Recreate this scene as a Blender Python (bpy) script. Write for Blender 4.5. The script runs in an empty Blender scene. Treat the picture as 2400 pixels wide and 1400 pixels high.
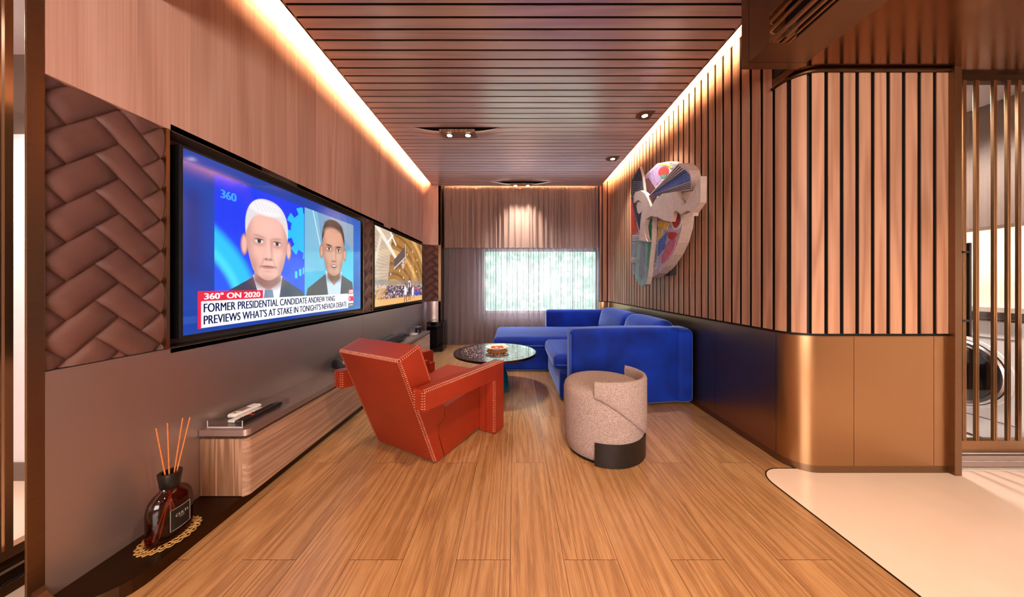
import bpy, bmesh, math, random
import numpy as np
from mathutils import Vector, Matrix

random.seed(7)
rng = np.random.default_rng(7)
PI = math.pi
S = bpy.context.scene
COL = S.collection

# ------------------------------------------------------------------ camera, world, exposure
F = 690.0                       # focal length in pixels of the 2400 px wide frame
cam_d = bpy.data.cameras.new('camera')
cam = bpy.data.objects.new('camera', cam_d)
COL.objects.link(cam)
cam.location = (0, 0, 1.1)
cam.rotation_euler = (PI / 2, 0, 0)
cam_d.sensor_width = 36
cam_d.lens = 36 * F / 2400
cam_d.shift_x = -5 / 2400
cam_d.shift_y = -32 / 2400
cam_d.clip_start = 0.02
S.camera = cam
S.view_settings.view_transform = 'Standard'
S.view_settings.look = 'None'
S.view_settings.gamma = 1
S.view_settings.use_curve_mapping = False
S.view_settings.exposure = 0.6
S.cycles.use_denoising = True
S.cycles.max_bounces = 10
S.cycles.diffuse_bounces = 5
S.cycles.glossy_bounces = 5
S.cycles.transparent_max_bounces = 16
S.cycles.sample_clamp_indirect = 6
S.cycles.caustics_reflective = False
S.cycles.caustics_refractive = False

W = bpy.data.worlds.new('sky')
S.world = W
W.use_nodes = True
bg = W.node_tree.nodes['Background']
bg.inputs['Color'].default_value = (0.62, 0.78, 1.0, 1)
bg.inputs['Strength'].default_value = 25.0


def light(name, kind, loc, energy, color, rot=(0, 0, 0), **kw):
    d = bpy.data.lights.new(name, kind)
    d.energy = energy
    d.color = color
    for k, v in kw.items():
        setattr(d, k, v)
    o = bpy.data.objects.new(name, d)
    COL.objects.link(o)
    o.location = loc
    o.rotation_euler = rot
    return o


WARM = (1.0, 0.60, 0.30)
WARM2 = (1.0, 0.66, 0.38)
# sun on the hillside (it shines from the room's side, over the building)
light('sun', 'SUN', (0, -5, 10), 2.5, (1, 0.93, 0.8), (math.radians(38), 0, math.radians(-15)), angle=0.01)
# daylight portal in the window opening
po = light('daylight_portal', 'AREA', (0.49, 5.60, 1.17), 1.0, (1, 1, 1), (-PI / 2, 0, 0), shape='RECTANGLE', size=2.2, size_y=1.2)
po.data.cycles.is_portal = True
po = light('daylight_portal', 'AREA', (0.5, -2.19, 1.35), 1.0, (1, 1, 1), (PI / 2, 0, 0), shape='RECTANGLE', size=2.6, size_y=1.5)  # portal for the added fill window behind the camera
po.data.cycles.is_portal = True
# lobby ceiling spots (behind and beside the camera)
for (x, y, e, sz) in ((0.25, 0.55, 105, 120), (2.75, 0.75, 55, 110), (1.9, -0.6, 50, 130), (-0.6, -0.5, 80, 120)):
    light('lobby_spot', 'SPOT', (x, y, 2.33), e, WARM2, (0, 0, 0), spot_size=math.radians(sz), spot_blend=0.6, shadow_soft_size=0.05)
light('laundry_spot', 'SPOT', (2.75, 2.2, 2.38), 110, (1, 0.9, 0.85), (0, 0, 0), spot_size=math.radians(150), spot_blend=0.5, shadow_soft_size=0.06)
light('side_room_spot', 'SPOT', (-2.4, 1.0, 2.3), 120, (1, 0.82, 0.66), (0, 0, 0), spot_size=math.radians(140), spot_blend=0.5, shadow_soft_size=0.06)


# ------------------------------------------------------------------ materials
def srgb(h):
    h = h.lstrip('#')
    c = [int(h[i:i + 2], 16) / 255 for i in (0, 2, 4)]
    return tuple(x / 12.92 if x <= .04045 else ((x + .055) / 1.055) ** 2.4 for x in c) + (1,)


class NT:
    def __init__(self, name):
        self.m = bpy.data.materials.new(name)
        self.m.use_nodes = True
        self.t = self.m.node_tree
        self.t.nodes.clear()
        self.out = self.n('ShaderNodeOutputMaterial')

    def n(self, typ, **kw):
        nd = self.t.nodes.new(typ)
        for k, v in kw.items():
            if k.startswith('i_'):
                nd.inputs[int(k[2:])].default_value = v
            else:
                setattr(nd, k, v)
        return nd

    def l(self, a, b):
        self.t.links.new(a, b)

    def math(self, op, a, b=None, c=None):
        nd = self.n('ShaderNodeMath', operation=op)
        for i, v in enumerate((a, b, c)):
            if v is None:
                continue
            if isinstance(v, (int, float)):
                nd.inputs[i].default_value = v
            else:
                self.l(v, nd.inputs[i])
        return nd.outputs[0]

    def ramp(self, fac, stops):
        nd = self.n('ShaderNodeValToRGB')
        el = nd.color_ramp.elements
        while len(el) < len(stops):
            el.new(0.5)
        for e, (p, c) in zip(el, stops):
            e.position = p
            e.color = c
        self.l(fac, nd.inputs[0])
        return nd.outputs[0]

    def mix(self, fac, a, b, blend='MIX'):
        nd = self.n('ShaderNodeMix', data_type='RGBA', blend_type=blend)
        for s, v in ((nd.inputs[0], fac), (nd.inputs[6], a), (nd.inputs[7], b)):
            if isinstance(v, (int, float, tuple)):
                s.default_value = v
            else:
                self.l(v, s)
        return nd.outputs[2]

    def noise(self, vec, scale, detail=2, rough=.5, dist=0):
        nd = self.n('ShaderNodeTexNoise')
        nd.inputs['Scale'].default_value = scale
        nd.inputs['Detail'].default_value = detail
        nd.inputs['Roughness'].default_value = rough
        nd.inputs['Distortion'].default_value = dist
        if vec is not None:
            self.l(vec, nd.inputs['Vector'])
        return nd.outputs['Fac']

    def mapping(self, vec, scale=(1, 1, 1), rot=(0, 0, 0), loc=(0, 0, 0)):
        nd = self.n('ShaderNodeMapping')
        nd.inputs['Scale'].default_value = scale
        nd.inputs['Rotation'].default_value = rot
        nd.inputs['Location'].default_value = loc
        self.l(vec, nd.inputs['Vector'])
        return nd.outputs[0]

    def obj(self):
        return self.n('ShaderNodeTexCoord').outputs['Object']

    def bump(self, h, strength=.1, dist=.002):
        nd = self.n('ShaderNodeBump')
        nd.inputs['Strength'].default_value = strength
        nd.inputs['Distance'].default_value = dist
        self.l(h, nd.inputs['Height'])
        return nd.outputs[0]

    def principled(self, color, rough=.5, metal=0, normal=None, **kw):
        p = self.n('ShaderNodeBsdfPrincipled')
        for k, v in (('Base Color', color), ('Roughness', rough), ('Metallic', metal)):
            if isinstance(v, (int, float, tuple)):
                p.inputs[k].default_value = v
            else:
                self.l(v, p.inputs[k])
        for k, v in kw.items():
            k = k.replace('_', ' ')
            p.inputs[k].default_value = v
        if normal is not None:
            self.l(normal, p.inputs['Normal'])
        self.l(p.outputs[0], self.out.inputs[0])
        return p


def plain(name, hexc, rough=.5, metal=0, noise=0.06, nscale=30, **kw):
    t = NT(name)
    c = srgb(hexc) if isinstance(hexc, str) else hexc
    v = t.noise(t.obj(), nscale, 3)
    lo = tuple(x * (1 - noise) for x in c[:3]) + (1,)
    hi = tuple(min(1, x * (1 + noise)) for x in c[:3]) + (1,)
    t.principled(t.ramp(v, ((.3, lo), (.7, hi))), rough, metal, **kw)
    return t.m


def emit(name, color, strength):
    t = NT(name)
    e = t.n('ShaderNodeEmission')
    e.inputs[0].default_value = color
    e.inputs[1].default_value = strength
    t.l(e.outputs[0], t.out.inputs[0])
    return t.m


def wood(name, dark, mid, lite, grain, rough=.45, across=5., along=.5, rings=10, fine=90, finel=4, fw=.5, tone=.25, bump=.12, spec=.4, pores=None, blot=.3, coat=0, coat_ior=1.5):
    t = NT(name)
    dark, mid, lite = srgb(dark), srgb(mid), srgb(lite)
    o = t.obj()
    at = t.n('ShaderNodeAttribute', attribute_name='rnd')
    r = at.outputs['Fac']
    cb = t.n('ShaderNodeCombineXYZ')
    t.l(t.math('MULTIPLY', r, 37.), cb.inputs[0])
    t.l(t.math('MULTIPLY', r, 91.), cb.inputs[1])
    t.l(t.math('MULTIPLY', r, 53.), cb.inputs[2])
    va = t.n('ShaderNodeVectorMath', operation='ADD')
    t.l(o, va.inputs[0])
    t.l(cb.outputs[0], va.inputs[1])
    v = va.outputs[0]
    sc = [across] * 3
    sc[grain] = along
    n1 = t.noise(t.mapping(v, sc), 1.0, 2, .45, .25)
    s = t.math('SINE', t.math('MULTIPLY', n1, rings * 6.283))
    s = t.math('MULTIPLY_ADD', s, .5, .5)
    sf = [fine] * 3
    sf[grain] = finel
    n2 = t.noise(t.mapping(v, sf), 1.0, 2, .6)
    sw = [2.2] * 3
    sw[grain] = .25
    n3 = t.noise(t.mapping(v, sw), 1.0, 1)
    f = t.math('ADD', t.math('MULTIPLY', s, 1 - fw), t.math('MULTIPLY', n2, fw))
    f = t.math('ADD', f, t.math('MULTIPLY_ADD', n3, blot, -blot / 2))
    c = t.ramp(f, ((.18, dark), (.5, mid), (.85, lite)))
    if pores:
        sp = [420.] * 3
        sp[grain] = 9.
        n4 = t.noise(t.mapping(v, sp), 1.0, 1)
        c = t.mix(t.math('MULTIPLY', t.math('GREATER_THAN', n4, .58), .35), c, srgb(pores))
    hs = t.n('ShaderNodeHueSaturation')
    t.l(t.math('MULTIPLY_ADD', r, tone, 1 - tone / 2), hs.inputs['Value'])
    t.l(c, hs.inputs['Color'])
    t.principled(hs.outputs[0], rough, 0, t.bump(f, bump, .002), Specular_IOR_Level=spec, Coat_Weight=coat, Coat_Roughness=.24, Coat_IOR=coat_ior)
    return t.m


def metal(name, hexc, rough, brush=None, amt=.12, metallic=1.0, rv=.12, **kw):
    t = NT(name)
    c = srgb(hexc)
    sc = [6, 6, 6]
    if brush is not None:
        sc = [160, 160, 160]
        sc[brush] = 2
    n = t.noise(t.mapping(t.obj(), sc), 1.0, 3)
    lo = tuple(x * (1 - amt) for x in c[:3]) + (1,)
    hi = tuple(min(1, x * (1 + amt)) for x in c[:3]) + (1,)
    t.principled(t.ramp(n, ((.3, lo), (.7, hi))), t.math('MULTIPLY_ADD', n, rv, rough - rv / 2), metallic, **kw)
    return t.m


def glass(name, tint=(1, 1, 1, 1), refl=.08, rough=.02):
    t = NT(name)
    a = t.n('ShaderNodeBsdfTransparent')
    a.inputs[0].default_value = tint
    g = t.n('ShaderNodeBsdfGlossy')
    g.inputs['Roughness'].default_value = rough
    fr = t.n('ShaderNodeFresnel')
    fr.inputs[0].default_value = 1.45
    mx = t.n('ShaderNodeMixShader')
    ge = t.n('ShaderNodeNewGeometry')
    f = t.math('MULTIPLY_ADD', fr.outputs[0], .9, refl - .04)
    f = t.math('MULTIPLY', f, t.math('SUBTRACT', 1.0, ge.outputs['Backfacing']))
    t.l(f, mx.inputs[0])
    t.l(a.outputs[0], mx.inputs[1])
    t.l(g.outputs[0], mx.inputs[2])
    t.l(mx.outputs[0], t.out.inputs[0])
    return t.m


M = {}
M['floor'] = wood('oak_floor', '#865e3c', '#9d7249', '#b2885e', 1, rough=.30, across=6.0, along=.35, rings=14, fine=210, finel=1.6, fw=.62, tone=.14, blot=.2, coat=.5, coat_ior=1.6, bump=.25, spec=.5, pores='#c9a278')
M['stone'] = plain('cream_stone_floor', '#e3cbbb', .10, 0, .02, 6)
M['veneer'] = wood('wall_veneer', '#b68a76', '#cb9f8b', '#d8b09d', 2, rough=.5, across=3.0, along=.22, rings=6, fine=110, finel=1.2, fw=.7, tone=.16, bump=.08, spec=.3)
M['slat'] = wood('slat_wood', '#9a6d52', '#ae8064', '#bf9273', 2, rough=.48, across=6, along=.4, rings=6, fine=120, finel=2, fw=.6, tone=.22, bump=.08, spec=.3)
M['cslat'] = wood('ceiling_slat_wood', '#bfa8a2', '#cdb6b0', '#dac5bf', 0, coat=1.0, coat_ior=2.2, rough=.32, across=6, along=.4, rings=6, fine=120, finel=2, fw=.6, tone=.18, bump=.08, spec=.5)
M['console'] = wood('console_oak', '#866450', '#9c7a64', '#b5937c', 1, rough=.5, across=9, along=.5, rings=9, fine=190, finel=5, fw=.7, tone=.05, bump=.2, blot=.15)
M['console_end'] = wood('console_end_oak', '#6f4c36', '#8f6a50', '#b8937a', 2, rough=.5, across=12, along=.6, rings=8, fine=190, finel=5, fw=.6, tone=.05, bump=.2, blot=.15)
M['dark'] = plain('dark_backing', '#1c110b', .7)
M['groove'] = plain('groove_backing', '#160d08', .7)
M['bronze'] = metal('brushed_bronze', '#86694f', .36, 1, .06)
M['bronze_wain'] = metal('bronze_wainscot', '#ab845e', .31, 2, .012, rv=.02)
M['bronze_left'] = metal('bronze_wall_panel', '#b09c95', .37, 1, .012, .82, rv=.02)
M['bronze_dark'] = metal('dark_bronze', '#4a3423', .4, None, .08)
M['bronze_ceil'] = metal('polished_bronze_ceiling', '#8a603e', .17, None, .04)
M['bronze_light'] = metal('light_bronze_bar', '#a9835f', .3, 2, .05)
M['bronze_recess'] = plain('recess_satin', '#5a4a42', .35)
M['black'] = plain('black_plastic', '#0b0b0c', .35)
M['black_gloss'] = plain('black_gloss', '#08080a', .08)
M['black_matte'] = plain('black_fabric', '#131316', .7, 0, .3, 400)
M['charcoal'] = plain('charcoal_metal', '#2b2521', .45, .6)
M['white_plastic'] = plain('white_plastic', '#e4ded8', .35)
M['white_enamel'] = plain('white_enamel', '#e9e6e4', .25, 0, .02)
M['cream'] = plain('cream_paint', '#ead9c8', .6, 0, .03)
M['lilac'] = plain('pale_paint', '#dcd6dc', .6, 0, .03)
M['greybrown'] = plain('grey_brown_laminate', '#8f7d74', .5, 0, .03)
M['cabinet_brown'] = plain('cabinet_brown', '#6b5a50', .5, 0, .03)
M['chrome'] = plain('chrome', '#cfcfd4', .12, 1, .02)
M['silver'] = plain('satin_silver', '#b8b4b4', .3, 1, .02)
M['glass'] = glass('clear_glass', (1, 1, 1, 1), .05)
M['acrylic'] = glass('acrylic', (.96, .96, .97, 1), .07)
M['acrylic_edge'] = plain('acrylic_edge', '#d9d6dc', .15, 0, .02)
M['led'] = emit('led_warm', (1.0, 0.53, 0.26, 1), 200)
M['lamp'] = emit('lamp_disc', (1.0, 0.86, 0.66, 1), 25)


def leather(name, hexc, rough, sc=260, b=.25, var=.12):
    t = NT(name)
    c = srgb(hexc)
    o = t.obj()
    vo = t.n('ShaderNodeTexVoronoi')
    vo.inputs['Scale'].default_value = sc
    t.l(o, vo.inputs['Vector'])
    n = t.noise(o, 5, 4)
    lo = tuple(x * (1 - var) for x in c[:3]) + (1,)
    hi = tuple(min(1, x * (1 + var)) for x in c[:3]) + (1,)
    t.principled(t.ramp(n, ((.3, lo), (.7, hi))), rough, 0, t.bump(vo.outputs['Distance'], b, .0008), Specular_IOR_Level=.45)
    return t.m


M['brown_leather'] = leather('brown_leather', '#64423a', .48)
M['red_leather'] = leather('orange_red_leather', '#8c2a12', .42, 300, .15, .1)
M['thread'] = plain('pale_thread', '#e0b898', .7)


def velvet():
    t = NT('blue_velvet')
    o = t.obj()
    n = t.noise(o, 4, 3, .5, .4)
    n2 = t.noise(o, 300, 2)
    c = t.ramp(n, ((.3, srgb('#032072')), (.55, srgb('#042b92')), (.8, srgb('#073ab8'))))
    p = t.principled(c, .75, 0, t.bump(t.math('ADD', n2, n), .2, .003), Specular_IOR_Level=.2)
    p.inputs['Sheen Weight'].default_value = .8
    p.inputs['Sheen Roughness'].default_value = .35
    p.inputs['Sheen Tint'].default_value = (.35, .5, 1, 1)
    return t.m


M['velvet'] = velvet()
M['piping'] = plain('pale_blue_piping', '#3f62d8', .6)


def boucle():
    t = NT('grey_pink_boucle')
    o = t.obj()
    n = t.noise(o, 330, 3, .7)
    vo = t.n('ShaderNodeTexVoronoi')
    vo.inputs['Scale'].default_value = 260
    t.l(o, vo.inputs['Vector'])
    c = t.ramp(n, ((.36, srgb('#6b5751')), (.5, srgb('#a18c86')), (.64, srgb('#cabab5'))))
    t.principled(c, .9, 0, t.bump(t.math('ADD', n, vo.outputs['Distance']), .7, .003), Specular_IOR_Level=.1)
    return t.m


M['boucle'] = boucle()


def cloth(name, hexc, transp, transl=.5):
    t = NT(name)
    o = t.obj()
    n = t.noise(t.mapping(o, (300, 300, 60)), 1, 2)
    c0 = srgb(hexc)
    c = t.ramp(n, ((.3, tuple(x * .88 for x in c0[:3]) + (1,)), (.7, c0)))
    d = t.n('ShaderNodeBsdfDiffuse')
    tl = t.n('ShaderNodeBsdfTranslucent')
    t.l(c, d.inputs[0])
    t.l(c, tl.inputs[0])
    m1 = t.n('ShaderNodeMixShader')
    m1.inputs[0].default_value = transl
    t.l(d.outputs[0], m1.inputs[1])
    t.l(tl.outputs[0], m1.inputs[2])
    tr = t.n('ShaderNodeBsdfTransparent')
    m2 = t.n('ShaderNodeMixShader')
    m2.inputs[0].default_value = transp
    t.l(m1.outputs[0], m2.inputs[1])
    t.l(tr.outputs[0], m2.inputs[2])
    t.l(m2.outputs[0], t.out.inputs[0])
    return t.m


M['sheer'] = cloth('sheer_mauve', '#a5908c', .50, .36)
M['valance'] = cloth('brown_valance', '#b8998b', .03, .3)


def table_inlay():
    t = NT('speckled_table_inlay')
    o = t.obj()
    vo = t.n('ShaderNodeTexVoronoi')
    vo.inputs['Scale'].default_value = 42
    t.l(o, vo.inputs['Vector'])
    n = t.noise(o, 60, 2)
    f = t.math('ADD', vo.outputs['Distance'], t.math('MULTIPLY', n, .25))
    c = t.ramp(f, ((.40, srgb('#c9a79a')), (.50, srgb('#1d1414'))))
    t.principled(c, .12, 0, Coat_Weight=.6)
    return t.m


M['inlay'] = table_inlay()
M['table_black'] = plain('black_glass_top', '#151012', .05, 0, .03, Coat_Weight=1.0)
M['table_rim'] = metal('brown_bronze_rim', '#5d4230', .3)
M['teal_glass'] = plain('teal_glass', '#063f49', .06, 0, .1, 6, Coat_Weight=1.0)
M['porcelain'] = plain('porcelain', '#e9ddd2', .15, 0, .03)
M['snack'] = plain('orange_snack', '#c8612a', .6, 0, .3, 60)
M['doily_orange'] = plain('orange_straw', '#c77a2c', .7, 0, .25, 200)
M['doily_straw'] = plain('straw', '#a98249', .75, 0, .25, 200)
M['reed'] = plain('reed', '#b96a33', .6, 0, .15, 80)


M['amber'] = glass('amber_glass', (.46, .15, .045, 1), .06)
M['label_black'] = plain('black_label', '#0d0b0b', .5)
M['label_ink'] = plain('silver_ink', '#b9b4b0', .4)


# ------------------------------------------------------------------ mesh helpers
ORG = {}


class MB:
    def __init__(self):
        self.v, self.f, self.mi, self.r = [], [], [], []

    def add(self, verts, faces, mi=0, rnd=0.0):
        b = len(self.v)
        self.v += [tuple(p) for p in verts]
        for fc in faces:
            self.f.append(tuple(b + i for i in fc))
            self.mi.append(mi)
            self.r.append(rnd)

    def box(self, x0, x1, y0, y1, z0, z1, mi=0, rnd=0.0):
        v = [(x, y, z) for x in (x0, x1) for y in (y0, y1) for z in (z0, z1)]
        self.add(v, [(0, 1, 3, 2), (4, 6, 7, 5), (0, 4, 5, 1), (2, 3, 7, 6), (0, 2, 6, 4), (1, 5, 7, 3)], mi, rnd)

    def prism(self, poly, fn, a, b, mi=0, rnd=0.0, mi_side=None):
        n = len(poly)
        v = [fn(p, q, a) for p, q in poly] + [fn(p, q, b) for p, q in poly]
        self.add(v, [tuple(range(n))[::-1], tuple(range(n, 2 * n))], mi, rnd)
        self.add(v, [(i, (i + 1) % n, n + (i + 1) % n, n + i) for i in range(n)], mi if mi_side is None else mi_side, rnd)

    def tube(self, path, r, n=8, closed=False, mi=0, rnd=0.0):
        path = [Vector(p) for p in path]
        m = len(path)
        v, f = [], []
        up = None
        for i, p in enumerate(path):
            if closed:
                t = path[(i + 1) % m] - path[i - 1]
            else:
                t = path[min(i + 1, m - 1)] - path[max(i - 1, 0)]
            t.normalize()
            if up is None:
                up = Vector((0, 0, 1)) if abs(t.z) < .9 else Vector((1, 0, 0))
            a = t.cross(up)
            if a.length < 1e-5:
                a = t.orthogonal()
            a.normalize()
            b = a.cross(t).normalized()
            up = b
            rr = r[i] if isinstance(r, (list, tuple)) else r
            for k in range(n):
                th = 2 * PI * k / n
                v.append(p + a * (rr * math.cos(th)) + b * (rr * math.sin(th)))
        for i in range(m if closed else m - 1):
            j = (i + 1) % m
            for k in range(n):
                f.append((i * n + k, i * n + (k + 1) % n, j * n + (k + 1) % n, j * n + k))
        if not closed:
            f.append(tuple(range(n))[::-1])
            f.append(tuple((m - 1) * n + k for k in range(n)))
        self.add(v, f, mi, rnd)

    def lathe(self, prof, n=48, c=(0, 0, 0), sx=1, sy=1, mi=0):
        v, f = [], []
        for r, z in prof:
            for k in range(n):
                a = 2 * PI * k / n
                v.append((c[0] + sx * r * math.cos(a), c[1] + sy * r * math.sin(a), c[2] + z))
        for i in range(len(prof) - 1):
            for k in range(n):
                f.append((i * n + k, i * n + (k + 1) % n, (i + 1) * n + (k + 1) % n, (i + 1) * n + k))
        if prof[0][0] > 1e-6:
            f.append(tuple(range(n))[::-1])
        if prof[-1][0] > 1e-6:
            f.append(tuple((len(prof) - 1) * n + k for k in range(n)))
        self.add(v, f, mi)

    def rbox(self, c, h, r, bulge=(0, 0, 0), n=8, fn=None, mi=0):
        def ax(hh):
            rr = min(r, hh)
            e = [-hh, -hh + rr * .15, -hh + rr * .4, -hh + rr * .7, -hh + rr]
            mid = list(np.linspace(-hh + rr, hh - rr, n + 1))[1:-1] if hh - rr > 1e-4 else []
            pos = [-x for x in e[::-1]]
            out = e + mid + pos
            res = []
            for x in out:
                if not res or x - res[-1] > 1e-6:
                    res.append(x)
            return res
        A = [ax(h[i]) for i in range(3)]
        idx = {}
        v, f = [], []

        def vert(p):
            key = tuple(round(x, 6) for x in p)
            if key in idx:
                return idx[key]
            q = [max(-(h[i] - min(r, h[i])), min(h[i] - min(r, h[i]), p[i])) for i in range(3)]
            d = Vector([p[i] - q[i] for i in range(3)])
            if d.length > 1e-9:
                d = d.normalized() * r
            P = [q[i] + d[i] for i in range(3)]
            u = [P[i] / h[i] for i in range(3)]
            for i in range(3):
                j, k = (i + 1) % 3, (i + 2) % 3
                P[i] += bulge[i] * u[i] * (1 - u[j] ** 2) * (1 - u[k] ** 2)
            P = [P[i] + c[i] for i in range(3)]
            if fn:
                P = fn(*P)
            idx[key] = len(v)
            v.append(tuple(P))
            return idx[key]
        for i in range(3):
            j, k = (i + 1) % 3, (i + 2) % 3
            for s in (-1, 1):
                for a in range(len(A[j]) - 1):
                    for b in range(len(A[k]) - 1):
                        q = []
                        for (aa, bb) in ((a, b), (a + 1, b), (a + 1, b + 1), (a, b + 1)):
                            p = [0, 0, 0]
                            p[i], p[j], p[k] = s * h[i], A[j][aa], A[k][bb]
                            q.append(vert(p))
                        f.append(tuple(q) if s > 0 else tuple(q[::-1]))
        self.add(v, f, mi)

    def build(self, name, mats, parent=None, smooth=None, bevel=0, world=False, fix=True, segs=2):
        me = bpy.data.meshes.new(name)
        off = Vector((0, 0, 0))
        if parent is not None:
            off0 = ORG.get(parent.name, Vector((0, 0, 0)))
            if world:
                off = off0
        vs = [(p[0] - off.x, p[1] - off.y, p[2] - off.z) for p in self.v]
        me.from_pydata(vs, [], self.f)
        if not isinstance(mats, (list, tuple)):
            mats = [mats]
        for m in mats:
            me.materials.append(M[m] if isinstance(m, str) else m)
        me.polygons.foreach_set('material_index', self.mi)
        at = me.attributes.new('rnd', 'FLOAT', 'FACE')
        at.data.foreach_set('value', self.r)
        if fix:
            bm = bmesh.new()
            bm.from_mesh(me)
            bmesh.ops.recalc_face_normals(bm, faces=bm.faces)
            bm.to_mesh(me)
            bm.free()
        if smooth is not None:
            me.polygons.foreach_set('use_smooth', [True] * len(me.polygons))
            if smooth < 180:
                me.set_sharp_from_angle(angle=math.radians(smooth))
        me.update()
        o = bpy.data.objects.new(name, me)
        COL.objects.link(o)
        if parent is not None:
            o.parent = parent
            ORG[o.name] = ORG.get(parent.name, Vector((0, 0, 0)))
        if bevel:
            md = o.modifiers.new('bevel', 'BEVEL')
            md.width = bevel
            md.segments = segs
            md.limit_method = 'ANGLE'
            md.angle_limit = math.radians(40)
        return o


def tag(o, label=None, cat=None, group=None, kind=None):
    if label:
        o['label'] = label
    if cat:
        o['category'] = cat
    if group:
        o['group'] = group
    if kind:
        o['kind'] = kind
    return o


def thing(name, label, cat, loc=(0, 0, 0), rz=0, group=None):
    o = bpy.data.objects.new(name, None)
    o.empty_display_size = .1
    COL.objects.link(o)
    o.location = loc
    o.rotation_euler = (0, 0, rz)
    ORG[o.name] = Vector(loc)
    return tag(o, label, cat, group)


def struct(o):
    o['kind'] = 'structure'
    return o


def boxobj(name, b, mat, parent=None, bevel=0, world=True):
    mb = MB()
    mb.box(*b)
    return mb.build(name, mat, parent, bevel=bevel, world=world)


def text_mesh(name, body, mat, height, width, origin, xdir, ydir, parent, align='LEFT', spacing=1.0, bold=0.0):
    """flat lettering: origin = lower left corner, capital height and total width in metres"""
    cu = bpy.data.curves.new(name, 'FONT')
    cu.body = body
    cu.size = 1
    cu.space_character = spacing
    cu.fill_mode = 'FRONT'
    tmp = bpy.data.objects.new(name + '_tmp', cu)
    COL.objects.link(tmp)
    dg = bpy.context.evaluated_depsgraph_get()
    me = bpy.data.meshes.new_from_object(tmp.evaluated_get(dg))
    bpy.data.objects.remove(tmp)
    co = np.zeros(len(me.vertices) * 3)
    me.vertices.foreach_get('co', co)
    co = co.reshape(-1, 3)
    x0, x1 = co[:, 0].min(), co[:, 0].max()
    y1 = co[:, 1].max()
    y0 = 0.0
    X, Y = Vector(xdir), Vector(ydir)
    off = ORG.get(parent.name, Vector((0, 0, 0)))
    sx, sy = width / (x1 - x0), height / (y1 - y0)
    new = np.zeros_like(co)
    for i in range(3):
        new[:, i] = origin[i] - off[i] + (co[:, 0] - x0) * sx * X[i] + (co[:, 1] - y0) * sy * Y[i]
    if bold:
        nv, npoly = len(new), len(me.polygons)
        polys = [tuple(p.vertices) for p in me.polygons]
        vs, fs = [], []
        for k, d in enumerate((-1, -.33, .33, 1)):
            sh = new + np.array(xdir)[None, :] * (d * bold * height) + np.cross(np.array(xdir), np.array(ydir))[None, :] * (k * 2e-5)
            vs += [tuple(r) for r in sh]
            fs += [tuple(i + k * nv for i in p) for p in polys]
        me = bpy.data.meshes.new(name)
        me.from_pydata(vs, [], fs)
    else:
        me.vertices.foreach_set('co', new.ravel())
    me.materials.clear()
    me.materials.append(M[mat] if isinstance(mat, str) else mat)
    me.update()
    o = bpy.data.objects.new(name, me)
    COL.objects.link(o)
    o.parent = parent
    ORG[o.name] = off
    return o


def arc(cx, cy, r, a0, a1, n=12):
    return [(cx + r * math.cos(math.radians(a0 + (a1 - a0) * i / n)), cy + r * math.sin(math.radians(a0 + (a1 - a0) * i / n))) for i in range(n + 1)]


class Path:
    def __init__(self, pts, side):
        self.p = [Vector((a, b, 0)) for a, b in pts]
        self.s = [0.0]
        for a, b in zip(self.p, self.p[1:]):
            self.s.append(self.s[-1] + (b - a).length)
        self.L = self.s[-1]
        self.side = side

    def at(self, s, off=0.0):
        s = max(0, min(self.L, s))
        i = 0
        while i < len(self.s) - 2 and self.s[i + 1] < s:
            i += 1
        a, b = self.p[i], self.p[i + 1]
        t = (s - self.s[i]) / max(1e-9, self.s[i + 1] - self.s[i])
        p = a.lerp(b, t)
        # smoothed tangent from a small window
        return p + self.normal(s) * off

    def normal(self, s):
        e = .004
        def raw(q):
            q = max(0, min(self.L, q))
            i = 0
            while i < len(self.s) - 2 and self.s[i + 1] < q:
                i += 1
            a, b = self.p[i], self.p[i + 1]
            return a.lerp(b, (q - self.s[i]) / max(1e-9, self.s[i + 1] - self.s[i]))
        t = raw(s + e) - raw(s - e)
        t.normalize()
        return Vector((-t.y, t.x, 0)) * self.side


def strip(mb, path, s0, s1, z0, z1, o0, o1, mi=0, rnd=0.0, step=.03):
    """a slab that follows a plan path between arc lengths, from offset o0 (front) to o1 (back)"""
    ss = [s0] + [s for s in path.s if s0 + 1e-4 < s < s1 - 1e-4] + [s1]
    v, f = [], []
    for s in ss:
        a, b = path.at(s, o0), path.at(s, o1)
        v += [(a.x, a.y, z0), (a.x, a.y, z1), (b.x, b.y, z1), (b.x, b.y, z0)]
    m = len(ss)
    for i in range(m - 1):
        for k in range(4):
            f.append((i * 4 + k, i * 4 + (k + 1) % 4, (i + 1) * 4 + (k + 1) % 4, (i + 1) * 4 + k))
    f.append((0, 1, 2, 3))
    f.append(tuple((m - 1) * 4 + k for k in (3, 2, 1, 0)))
    mb.add(v, f, mi, rnd)


# ------------------------------------------------------------------ setting: floors
XL, XR, YB = -1.558, 1.65, 5.30
ZC = 2.85      # underside of the slatted ceiling
ZL = 2.36      # underside of the lobby ceiling
mb = MB()
pw, L = .2142, 1.286
g = .0008
col = 0
x = -.0158 - pw * 8
tip = 1.56          # oak ends here along the stone
while x < 1.75:
    ph = 1.82 if col % 2 == 0 else 1.177
    y = ph - L * 3
    k = 0
    while y < 6.0:
        y0, y1 = y, y + L
        x0, x1 = x, x + pw
        segs = []
        if y1 > -2.2:
            y0c, y1c = max(y0, -2.2), min(y1, 6.0)
            segs.append((x0, x1, y0c, y1c))
            r = random.random()
            for (a, b, c, d) in segs:
                if b - a > .004 and d - c > .004:
                    mb.add([(a + g, c + g, 0), (b - g, c + g, 0), (b - g, d - g, 0), (a + g, d - g, 0)], [(0, 1, 2, 3)], 0, r)
        y += L
        k += 1
    x += pw
    col += 1
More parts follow.
